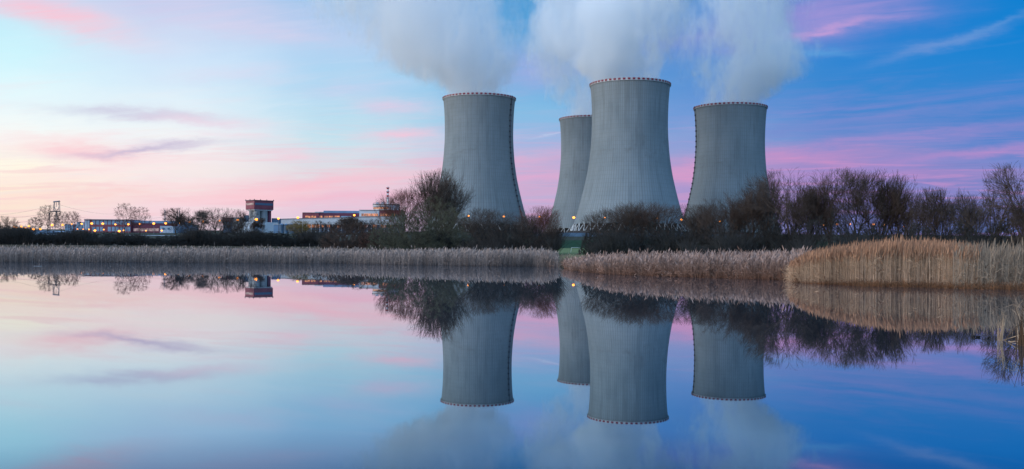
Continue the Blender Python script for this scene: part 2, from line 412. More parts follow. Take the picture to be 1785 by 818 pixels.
# ---------------------------------------------------------------- cooling towers
HT = 151.5
def shell_r(z):   # z above tower foot
    # measured half widths (metres) of the shell against height
    zz = [0, 8.3, 15, 40, 60, 80, 98, 108, 120, 135, 145, 151.5]
    rr = [60.5, 57.0, 54.6, 47.8, 43.2, 40.3, 39.0, 38.6, 38.7, 39.2, 40.0, 40.8]
    return np.interp(z, zz, rr)
_zz = np.linspace(8.3, HT, 60)
_rr = np.interp(_zz, _zz, shell_r(_zz))
for _ in range(10): _rr[1:-1] = (_rr[:-2]+2*_rr[1:-1]+_rr[2:])/4
shellmesh = None
def tower_parts():
    m = MB()
    prof = [(r, z) for r, z in zip(_rr, _zz)]
    m.lathe(prof + [(r-1.1, z) for r, z in reversed(prof)] + [prof[0]], n=168)
    sh = m.mesh('shell', True)
    sh.materials.append(MAT['tower'])
    legs = []
    NL = 40
    for k in range(NL):
        a = 2*math.pi*k/NL; d = math.pi/NL
        for s in (-1, 1):
            mm = MB()
            p0 = (61.0*math.cos(a), 61.0*math.sin(a), -1.0)
            p1 = (56.4*math.cos(a+s*d*.92), 56.4*math.sin(a+s*d*.92), 8.6)
            mm.tube(p0, p1, .55, .5, 6)
            me = mm.mesh('leg'); me.materials.append(MAT['legconc']); legs.append(me)
    m = MB()
    m.lathe([(40.95,HT-2.0),(41.35,HT-2.0),(41.35,HT+.5),(39.7,HT+.5),(39.7,HT-.5)], n=168)
    rim = m.mesh('rim_walkway'); rim.materials.append(MAT['rimwhite'])
    pan = []
    NP = 54
    for k in range(NP):
        m = MB(); a0 = 2*math.pi*k/NP; a1 = a0 + 2*math.pi/NP*.5
        m.lathe([(41.4,HT-1.4),(41.7,HT-1.4),(41.7,HT+.35),(41.4,HT+.35),(41.4,HT-1.4)], n=3, a0=a0, a1=a1, close=False)
        me = m.mesh('warning_panel'); me.materials.append(MAT['rimred']); pan.append(me)
    m = MB(); m.lathe([(0.01,8.2),(53.5,8.2),(53.5,-1),(0.01,-1)], n=80)  # solid dark drum added so the space behind the legs reads as shaded
    core_drum = m.mesh('dark_core'); core_drum.materials.append(MAT['inner'])
    m = MB(); m.lathe([(0,-.2),(61,-.2),(62.5,-.2),(62.5,1.0),(63.2,1.0),(63.2,-4)], n=96)
    basin = m.mesh('basin'); basin.materials.append(MAT['inner'])
    return sh, legs, rim, pan, core_drum, basin
TP = tower_parts()
def make_tower(px, D, rim_y, label, ladder=None, H=None):
    top = P(px, rim_y, D)
    z0 = top.z - HT
    t_ = empty('cooling_tower', (top.x, D, z0), label, 'cooling tower', 'four concrete cooling towers')
    sh, legs, rim, pan, core_drum, basin = TP
    link('shell', sh, None, t_)
    for me in legs: link('leg', me, None, t_)
    r_ = link('rim_walkway', rim, None, t_); [link('warning_panel', me, None, r_) for me in pan]
    link('dark_core', core_drum, None, t_); link('basin', basin, None, t_)
    if ladder is not None:
        a = R(ladder); m = MB(); pl = MB()
        zs = np.linspace(4, HT+1, 50)
        ca, sa = math.cos(a), math.sin(a)
        for za, zb in zip(zs[:-1], zs[1:]):
            ra, rb = np.interp(za, _zz, _rr)+.9, np.interp(zb, _zz, _rr)+.9
            for o_ in (-.55, .55):
                m.tube((ra*ca-o_*sa, ra*sa+o_*ca, za), (rb*ca-o_*sa, rb*sa+o_*ca, zb), .16, n=4)
            m.tube((ra*ca+.55*sa, ra*sa-.55*ca, za), (ra*ca-.55*sa, ra*sa+.55*ca, za), .15, n=4)
        ld_ = m.build('ladder', MAT['darksteel'], t_)
        for za in np.linspace(10, HT-4, 24):
            ra = float(np.interp(za, _zz, _rr))
            c0 = Vector((ca, sa, 0)); s0 = Vector((-sa, ca, 0))
            pts = []
            for dz in (0, 1.5):
                for (u_, v_) in ((.2,-1.2),(1.5,-1.0),(1.5,1.0),(.2,1.2)):
                    q = c0*(ra+u_)+s0*v_; pts.append((q.x, q.y, za+dz))
            pp = MB(); pp.hexa(pts); pp.build('rest_platform', MAT['darksteel'], ld_)
    return t_
T_left = make_tower(835.5, 1104, 172, 'grey cooling tower standing alone on the left with a dark ladder down its right side', ladder=-27)
T_mid = make_tower(1098.3, 1000, 148, 'tallest and nearest concrete cooling tower, its V shaped legs showing')
T_back = make_tower(1030, 1275, 208.3, 'rear cooling tower half hidden behind the tallest one')
T_right = make_tower(1273, 1113, 188, 'rightmost grey cooling tower with a ladder down its left edge', ladder=184)

# ---------------------------------------------------------------- steam plumes (real volumes)
def plume(px_rows, D, label, dens, seed, tint=(.965,.985,1.0)):
    # px_rows: (py, centre px, radius px)
    rows = [(P(c, y, D), r*D/F) for (y, c, r) in px_rows]
    zs = np.array([p.z for p, _ in rows]); cx = np.array([p.x for p, _ in rows]); rr = np.array([r for _, r in rows]); rr = rr*np.interp((zs-zs[0])/(zs[-1]-zs[0]), [0,.06,.25,1], [1,1.0,1.22,1.3])
    zb = zs[0]; H = zs[-1]-zb; x0 = cx[0]
    mt = bpy.data.materials.new('steam'); mt.use_nodes = True; t = NT(mt.node_tree)
    for n in list(t.n): t.n.remove(n)
    tcn = t.n.new('ShaderNodeTexCoord'); x, y, z = t.sep(tcn.outputs['Object'])
    zn = t.m('DIVIDE', z, float(H))
    def curve(vals, lo, hi):
        stops = [(float((a-zb)/H), ((v-lo)/(hi-lo),)*3+(1,)) for a, v in zip(zs, vals)]
        o_ = t.ramp(zn, stops, 'B_SPLINE' if False else 'EASE')
        return t.m('ADD', t.m('MULTIPLY', o_, hi-lo), lo)
    cxx = curve(cx-x0, float((cx-x0).min())-1, float((cx-x0).max())+1)
    rad = curve(rr, 0.0, float(rr.max())+1)
    nA = t.m('SUBTRACT', t.noise(t.xyz(t.m('ADD', x, seed*100.0), y, t.m('MULTIPLY', z, .6)), 1/52.0, 3, .55, .5), .5)
    nB = t.m('SUBTRACT', t.noise(t.xyz(t.m('ADD', x, seed*37.0), y, t.m('MULTIPLY', z, .5)), 1/15.0, 4, .62, 1.2), .5)
    dx = t.m('ADD', t.m('SUBTRACT', x, cxx), t.m('MULTIPLY', nA, 30.0))
    dist = t.m('SQRT', t.m('ADD', t.m('MULTIPLY', dx, dx), t.m('MULTIPLY', y, y)))
    shp = t.m('SUBTRACT', 1.0, t.m('DIVIDE', dist, rad))
    q = t.m('ADD', shp, t.m('ADD', t.m('MULTIPLY', nA, 3.0), t.m('MULTIPLY', nB, 2.2)))
    edge = t.m('MULTIPLY', t.mr(shp, -0.22, .06), t.mr(zn, 0.0, .02))
    d = t.m('MULTIPLY', t.m('MULTIPLY', t.mr(q, .0, .95), edge), float(dens))
    nC = t.noise(t.xyz(t.m('ADD', x, t.m('MULTIPLY', nA, 60.0)), t.m('ADD', y, seed*11.0), t.m('MULTIPLY', z, .30)), 1/11.0, 4, .6, .6)
    d = t.m('MULTIPLY', d, t.mr(nC, .38, .60, .25, 1.9))
    d = t.m('MULTIPLY', d, t.mr(z, 0, 95, 1.3, .8, 'LINEAR'))
    v = t.n.new('ShaderNodeVolumePrincipled'); v.inputs['Color'].default_value = tint+(1,)
    v.inputs['Anisotropy'].default_value = .0
    t.l.new(d, v.inputs['Density'])
    mo = t.n.new('ShaderNodeOutputMaterial'); t.l.new(v.outputs[0], mo.inputs['Volume'])
    mt.cycles.volume_sampling = 'DISTANCE'
    m = MB(); n = 20
    fz = np.linspace(0, 1, 12)
    for f in fz:
        zz_ = zb+f*H; c = np.interp(zz_, zs, cx)-x0; r = np.interp(zz_, zs, rr)
        grow = 1.0 + .42*min(1, f*7)
        rk = max(r*grow, r+2) if f > 0 else r
        for i in range(n):
            a = 2*math.pi*i/n; m.v.append((c+rk*math.cos(a), rk*math.sin(a), zz_-zb))
    for k in range(len(fz)-1):
        for i in range(n):
            j = (i+1) % n; m.f.append((k*n+i, k*n+j, (k+1)*n+j, (k+1)*n+i))
    m.f.append(tuple(reversed(range(n)))); m.f.append(tuple((len(fz)-1)*n+i for i in range(n)))
    o = m.build('steam_plume', mt); o.location = (x0, D, zb)
    tag(o, label, 'steam plume', 'steam plumes over the cooling towers')
    return o
plume([(176,836,57),(160,832,62),(135,808,84),(105,784,106),(70,764,128),(30,744,148),(-20,728,158),(-90,705,170)], 1104,
      'steam plume leaning left above the left cooling tower', 0.040, 1)
plume([(152,1098,64),(135,1096,68),(110,1090,84),(75,1086,100),(30,1086,110),(-20,1092,114),(-90,1100,122)], 1000,
      'broad white steam plume rising straight up from the tallest cooling tower', 0.050, 2)
plume([(212,1030,50),(198,1024,54),(170,1012,60),(130,1004,64),(90,1002,70),(40,1012,80),(-20,1030,86),(-90,1045,95)], 1275,
      'narrow steam plume above the rear cooling tower, left of the broad plume', 0.040, 3)
plume([(192,1273,57),(178,1275,60),(155,1285,76),(125,1300,92),(95,1312,94),(70,1304,84),(40,1305,80),(-10,1312,88),(-90,1320,100)], 1113,
      'steam plume bulging to the right above the rightmost cooling tower', 0.046, 4)

# ---------------------------------------------------------------- branching plants
def seg_mesh(name, S, n=3):
    """S: array (k,8) p0 p1 r0 r1 -> prism mesh"""
    S = np.asarray(S, dtype=np.float64)
    p0, p1, r0, r1 = S[:, 0:3], S[:, 3:6], S[:, 6], S[:, 7]
    d = p1-p0; d /= np.maximum(np.linalg.norm(d, axis=1), 1e-6)[:, None]
    up = np.where(np.abs(d[:, 2:3]) > .9, np.array([[1.,0,0]]), np.array([[0,0,1.]]))
    a = np.cross(d, up); a /= np.linalg.norm(a, axis=1)[:, None]; c = np.cross(d, a)
    vs = []
    for p, r in ((p0, r0), (p1, r1)):
        for i in range(n):
            t_ = 2*math.pi*i/n
            vs.append(p + a*(r*math.cos(t_))[:, None] + c*(r*math.sin(t_))[:, None])
    V_ = np.stack(vs, 1).reshape(-1, 3)
    b_ = (np.arange(len(S))*2*n)[:, None]
    qs = [np.concatenate([b_+i, b_+n+i, b_+n+(i+1) % n, b_+(i+1) % n], 1) for i in range(n)]
    return np_mesh(name, V_, np.concatenate(qs))
def rot_about(v, k, a):
    return v*math.cos(a) + k.cross(v)*math.sin(a) + k*(k.dot(v))*(1-math.cos(a))
def colonize(rs, att, roots, step, infl, kill, up, maxit=90):
    """space colonisation: returns node positions, parents"""
    pos = [np.array(r, float) for r in roots]; par = [-1]*len(roots)
    att = att.copy(); P_ = np.array(pos)
    d = np.linalg.norm(att[:, None]-P_[None], axis=2); ni = d.argmin(1); nd = d.min(1)
    nch = {}
    for it in range(maxit):
        act = nd < (infl if it > 12 else 9.0)
        if not act.any(): break
        new, np_ = [], []
        src = ni[act]; A = att[act]
        for k in np.unique(src):
            if nch.get(k, 0) >= 3: continue
            v = A[src == k]-P_[k]; v /= np.maximum(np.linalg.norm(v, axis=1), 1e-6)[:, None]
            dr_ = v.mean(0); dr_ += rs.normal(0, .08, 3); dr_[2] += up
            dr_ /= max(np.linalg.norm(dr_), 1e-6)
            q = P_[k]+dr_*step
            new.append(q); np_.append(int(k)); nch[k] = nch.get(k, 0)+1
        if not new: break
        N = np.array(new); b0 = len(P_); P_ = np.concatenate([P_, N]); par += np_
        dd = np.linalg.norm(att[:, None]-N[None], axis=2); j = dd.argmin(1); dm = dd.min(1)
        better = dm < nd; nd[better] = dm[better]; ni[better] = j[better]+b0
        keep = nd > kill
        att, nd, ni = att[keep], nd[keep], ni[keep]
        if len(att) == 0: break
    return P_, np.array(par)
def fork_template(seed, kind):
    """plants built by repeated forking: limbs, branches, straight fine twigs"""
    rnd = random.Random(seed)
    C_ = dict(tall=(8, .16, .84, (.30,.58), .010, .045, .25, .0200),
              multi=(7, .16, .81, (.24,.50), .015, .04, .25, .009),
              spread=(8, .17, .82, (.34,.60), -.005, .06, .36, .022),
              birch=(4, .10, .80, (.30,.55), -.02, .05, .5, .010))[kind]
    LV, L0, ratio, angs, trop, jit, side, r0 = C_
    big, small = [], []
    tw = .0008
    def shoot(p, d, L):
        d1 = (d+Vector((rnd.gauss(0,.12), rnd.gauss(0,.12), rnd.gauss(.05,.12)))).normalized()
        q = p+d*L*.5; q2 = q+d1*L*.5
        small.append((*p, *q, tw, tw*.85)); small.append((*q, *q2, tw*.85, tw*.45))
    def fork(p, d, L, r, lev):
        n = 3 if lev > 1 else 4
        ra = r
        for i in range(n):
            d = (d + Vector((rnd.gauss(0,jit), rnd.gauss(0,jit), rnd.gauss(0,jit)+trop*(1.5 if lev > 3 else 1)))).normalized()
            q = p + d*(L/n); rb = max(tw, ra*(.93 if lev < LV-1 else .85))
            (big if lev <= 1 else small).append((*p, *q, ra, rb)); ra = rb; p = q
            if lev >= 1 and rnd.random() < side:      # side branch
                ax = rot_about(d.orthogonal().normalized(), d, rnd.uniform(0, 6.28))
                nd = rot_about(d, ax, rnd.uniform(.45, .95))
                if lev+2 < LV: fork(p, nd, L*ratio*rnd.uniform(.5,.75), max(tw, ra*.42), lev+2)
                else: shoot(p, nd, rnd.uniform(.035,.085))
            if lev >= LV-2 and rnd.random() < .8:
                ax = rot_about(d.orthogonal().normalized(), d, rnd.uniform(0, 6.28))
                shoot(p, rot_about(d, ax, rnd.uniform(.25,.7)), rnd.uniform(.035,.09))
        if lev+1 >= LV:
            shoot(p, d, rnd.uniform(.04,.09)); return
        k = 3 if rnd.random() < (.35 if lev < 4 else .12) else 2
        a0 = rnd.uniform(0, 6.28)
        for j in range(k):
            ax = rot_about(d.orthogonal().normalized(), d, a0+6.283*j/k+rnd.gauss(0,.3))
            nd = rot_about(d, ax, rnd.uniform(*angs)*(.6 if j == 0 and k == 2 else 1))
            fork(p, nd.normalized(), L*ratio*rnd.uniform(.78,1.15), max(tw, ra*(.80 if j == 0 else .66)), lev+1)
    def stem(p, d, L, r, lev): fork(p, d, L, r, lev)
    if kind == 'tall':
        fork(Vector((0,0,0)), Vector((rnd.gauss(0,.05), rnd.gauss(0,.05), 1)).normalized(), L0*1.1, r0, 0)
        for _ in range(3):
            a = rnd.uniform(0,6.28); e = rnd.uniform(.5,.9)
            fork(Vector((0,0,rnd.uniform(.08,.2))), Vector((math.cos(a)*math.sin(e), math.sin(a)*math.sin(e), math.cos(e))), L0*.8, r0*.4, 2)
    elif kind == 'spread':
        big.append((0,0,-.01, 0,0,.06, r0*1.3, r0*1.1))
        for i in range(5):
            a = 6.283*i/5+rnd.uniform(-.4,.4); e = rnd.uniform(.25,.85)
            fork(Vector((0,0,.05)), Vector((math.cos(a)*math.sin(e), math.sin(a)*math.sin(e), math.cos(e))), L0*1.1, r0*.55, 2)
    elif kind == 'multi':
        big.append((0,0,-.015, 0,0,.01, r0*1.5, r0*1.2))
        for i in range(6):
            a = rnd.uniform(0,6.28); e = abs(rnd.gauss(.12,.28)); e = min(e, .8)
            fork(Vector((0,0,0)), Vector((math.cos(a)*math.sin(e), math.sin(a)*math.sin(e), math.cos(e))), L0*rnd.uniform(.85,1.1), r0*rnd.uniform(.7,1), 1)
    else:
        p = Vector((0,0,0)); d = Vector((0,0,1)); r = r0
        for i in range(22):
            d = (d+Vector((rnd.gauss(0,.02), rnd.gauss(0,.02), .02))).normalized(); q = p+d*.044; rb = max(tw, r0*(1-(i+1)/22.5))
            big.append((*p, *q, r, rb)); p = q; r = rb
            if i > 4:
                for _ in range(2):
                    a = rnd.uniform(0,6.28); e = rnd.uniform(.5,.95)
                    fork(p, Vector((math.cos(a)*math.sin(e), math.sin(a)*math.sin(e), math.cos(e))), .085*math.sin(math.pi*min(1,(i-2)/20.0))+.02, max(tw, r*.35), 1)
    big = np.array(big); small = np.array(small)
    allp = np.concatenate([big[:,3:6], small[:,3:6]])
    hz = np.percentile(allp[:,2], 97.5); hx = np.percentile(np.abs(allp[:,:2]), 92)
    for A in (big, small):
        for c0 in (0, 3):
            A[:, c0+2] /= hz; A[:, c0:c0+2] /= (2*hx)
        A[:, 6:8] /= hz
    rr_ = np.hypot(small[:,3], small[:,4])
    small = small[(small[:,5] > 0.0) & (small[:,5] < 1.06) & (rr_ < .68)]
    return big, small
def tree_template(seed, kind):
    """plants of unit height: skeleton grown into a crown volume, then twigs"""
    if kind not in ('bush', 'birch'): return fork_template(seed, kind)
    rs = np.random.RandomState(seed)
    def pts(n, fn):
        out = []
        while len(out) < n:
            c = rs.uniform([-.7,-.7,0],[.7,.7,1.02])
            if fn(*c): out.append(c)
        return np.array(out)
    ph = rs.uniform(0, 6.28, 4)
    def lump(x, y, z):
        t_ = math.atan2(y, x)
        return 1 + .16*math.sin(2*t_+ph[0]) + .12*math.sin(3*t_+ph[1]+z*4) + .10*math.sin(7*z+ph[2]+t_)
    step, infl, kill, up, na = .022, .20, .035, .12, 1100
    tw = .00085; tl = (.03, .085); tn = 2.0; tup = .55; trunkr = .020
    if kind == 'tall':
        fn = lambda x,y,z: ((x*x+y*y)**.5/.46)**2 + ((z-.60)/.43)**2 < lump(x,y,z)*(1 if z < .6 else .98) and z > .14
        roots = [(0,0,0)]; na = 800; tl = (.05,.14); tn = 3.6
    elif kind == 'birch':
        fn = lambda x,y,z: ((x*x+y*y)**.5/.22)**2 + ((z-.60)/.42)**2 < lump(x,y,z) and z > .2
        roots = [(0,0,0)]; tup = -.1; tl = (.03,.08); trunkr = .015; na = 900; step=.026
    elif kind == 'spread':
        fn = lambda x,y,z: ((x*x+y*y)**.5/.62)**2 + ((z-.58)/.42)**2 < lump(x,y,z) and z > .30-.2*(x*x+y*y)**.5
        roots = [(0,0,0),(.03,.02,0)]; na = 1100; up = .05; tup = .3; trunkr = .030
    elif kind == 'multi':
        fn = lambda x,y,z: (x*x+y*y)**.5 < (.10+.38*min(1, z*1.5))*lump(x,y,z)*math.sqrt(max(0, 1-max(0,(z-.5)/.53)**2))
        roots = [(rs.normal(0,.05), rs.normal(0,.05), 0) for _ in range(6)]; na = 900; up = .30; tup = 1.0; trunkr = .012; tl = (.04,.12); tn = 2.8
    else:
        fn = lambda x,y,z: ((x*x+y*y)**.5/.60)**2 + (z/.98)**2 < lump(x,y,z)*.95
        roots = [(rs.normal(0,.2), rs.normal(0,.2), 0) for _ in range(14)]; na = 1700; up = .20; tup = .7; trunkr = .008; kill=.03; tn = 3.0
    P_, par = colonize(rs, pts(na, fn), roots, step, infl, kill, up)
    n = len(P_); nr = len(roots)
    cnt = np.zeros(n)
    kids = np.bincount(par[par >= 0], minlength=n)
    area = np.zeros(n)
    for i in range(n-1, nr-1, -1):
        if kids[i] == 0: area[i] = 1.0
        area[par[i]] += area[i]
    area = np.maximum(area, 1)
    mx = area[:nr].max()
    rad = np.maximum(trunkr*(area/mx)**.66, tw)
    # smooth the skeleton a little
    Q_ = P_.copy()
    for _ in range(12):
        acc = Q_.copy(); w = np.ones(n)
        for i in range(nr, n): acc[par[i]] += Q_[i]*.5; w[par[i]] += .5; acc[i] += Q_[par[i]]*.5; w[i] += .5
        acc /= w[:, None]; acc[:nr] = P_[:nr]; Q_ = acc
    P_ = Q_
    big, small = [], []
    for i in range(nr, n):
        p = par[i]; rec = (*P_[p], *P_[i], rad[p] if p >= nr or True else rad[i], rad[i])
        if rad[p] > rad[i]*2.2: rec = (*P_[p], *P_[i], rad[i]*1.2, rad[i])
        (big if area[i] > mx*.10 else small).append(rec)
    # fine twigs
    ctr = np.array([0, 0, .25])
    for i in range(nr, n):
        if area[i] > 10: continue
        for _ in range(rs.poisson(tn)):
            o_ = P_[i]-ctr; o_ = o_/max(np.linalg.norm(o_), .05)
            d = (P_[i]-P_[par[i]])/step*.5 + o_*.45 + rs.normal(0, .42, 3); d[2] += tup
            d /= np.linalg.norm(d); L_ = rs.uniform(*tl)
            q0 = P_[i]; q1 = q0+d*L_*.5
            d2 = d+rs.normal(0, .22, 3); d2 /= np.linalg.norm(d2); q2 = q1+d2*L_*.5
            small.append((*q0, *q1, tw, tw*.85)); small.append((*q1, *q2, tw*.85, tw*.5))
            if rs.rand() < .6:
                d3 = d+rs.normal(0, .5, 3); d3 /= np.linalg.norm(d3)
                small.append((*q1, *(q1+d3*L_*.45), tw*.7, tw*.45))
    if nr > 1: big += [(0,0,.0, *P_[i], trunkr*.8, trunkr*.8) for i in range(nr) if True] + [(0,0,-.015, 0,0,.004, trunkr, trunkr)]
    big = np.array(big); small = np.array(small)
    allp = np.concatenate([big[:,3:6], small[:,3:6]])
    hz = np.percentile(allp[:,2], 99.8); hx = np.percentile(np.abs(allp[:,:2]), 98.5)
    for A in (big, small):
        for c0 in (0, 3):
            A[:, c0+2] /= hz; A[:, c0:c0+2] /= (2*hx)
    return big, small
TEMPL = {}
for kind, seeds in (('tall',(11,12,13)), ('birch',(21,22)), ('spread',(31,32,34)), ('multi',(41,42,43,44)), ('bush',(51,52,53))):
    for sd_ in seeds:
        TEMPL.setdefault(kind, []).append(tree_template(sd_, kind))
_cache = {}
def scaled_mesh(kind, idx, H, Wd, twig, bmat, far):
    # meshes in real metres; radii stay round; heights/widths snapped so that copies share data
    Hq = round(H*2)/2; Wq = round(Wd*2)/2
    key = (kind, idx, Hq, Wq, twig, bmat, far)
    if key in _cache: return _cache[key]
    big, small = TEMPL[kind][idx]
    out = []
    for nm, A, mt in (('trunk', big, bmat), ('crown', small, twig)):
        B = A.copy()
        for c0 in (0, 3):
            B[:, c0:c0+2] *= Wq; B[:, c0+2] *= Hq
        B[:, 6:8] *= Hq; B[:, 6:8] = np.maximum(B[:, 6:8], far)
        me = seg_mesh(nm, B, 5 if nm == 'trunk' else 3); me.materials.append(MAT[mt]); out.append(me)
    _cache[key] = out
    return out
prnd = random.Random(5)
def plant(px, top, D, wpx, kind, label, cat='tree', group='bare trees along the far bank', twig='twig', bmat='bark', idx=None, name=None):
    x = P(px, 436, D).x
    z0 = gz(x, D) - .15
    H = P(px, top, D).z - z0; Wd = wpx*D/F
    idx = prnd.randrange(len(TEMPL[kind])) if idx is None else idx
    nm = name or {'tall':'bare_tree','birch':'birch_tree','spread':'spreading_tree','multi':'willow_tree','bush':'bare_bush'}[kind]
    e = empty(nm, (x, D, z0), label, cat, group)
    e.rotation_euler.z = prnd.uniform(0, 6.28)
    tr, cn = scaled_mesh(kind, idx, H, Wd, twig, bmat, .022 if D > 380 else .010 if D > 190 else .006)
    link('stems' if kind in ('bush',) else 'trunk', tr, None, e); link('crown', cn, None, e)
    return e
BG = 'bare bushes along the pond bank'
FT = 'thin trees in front of the power station'
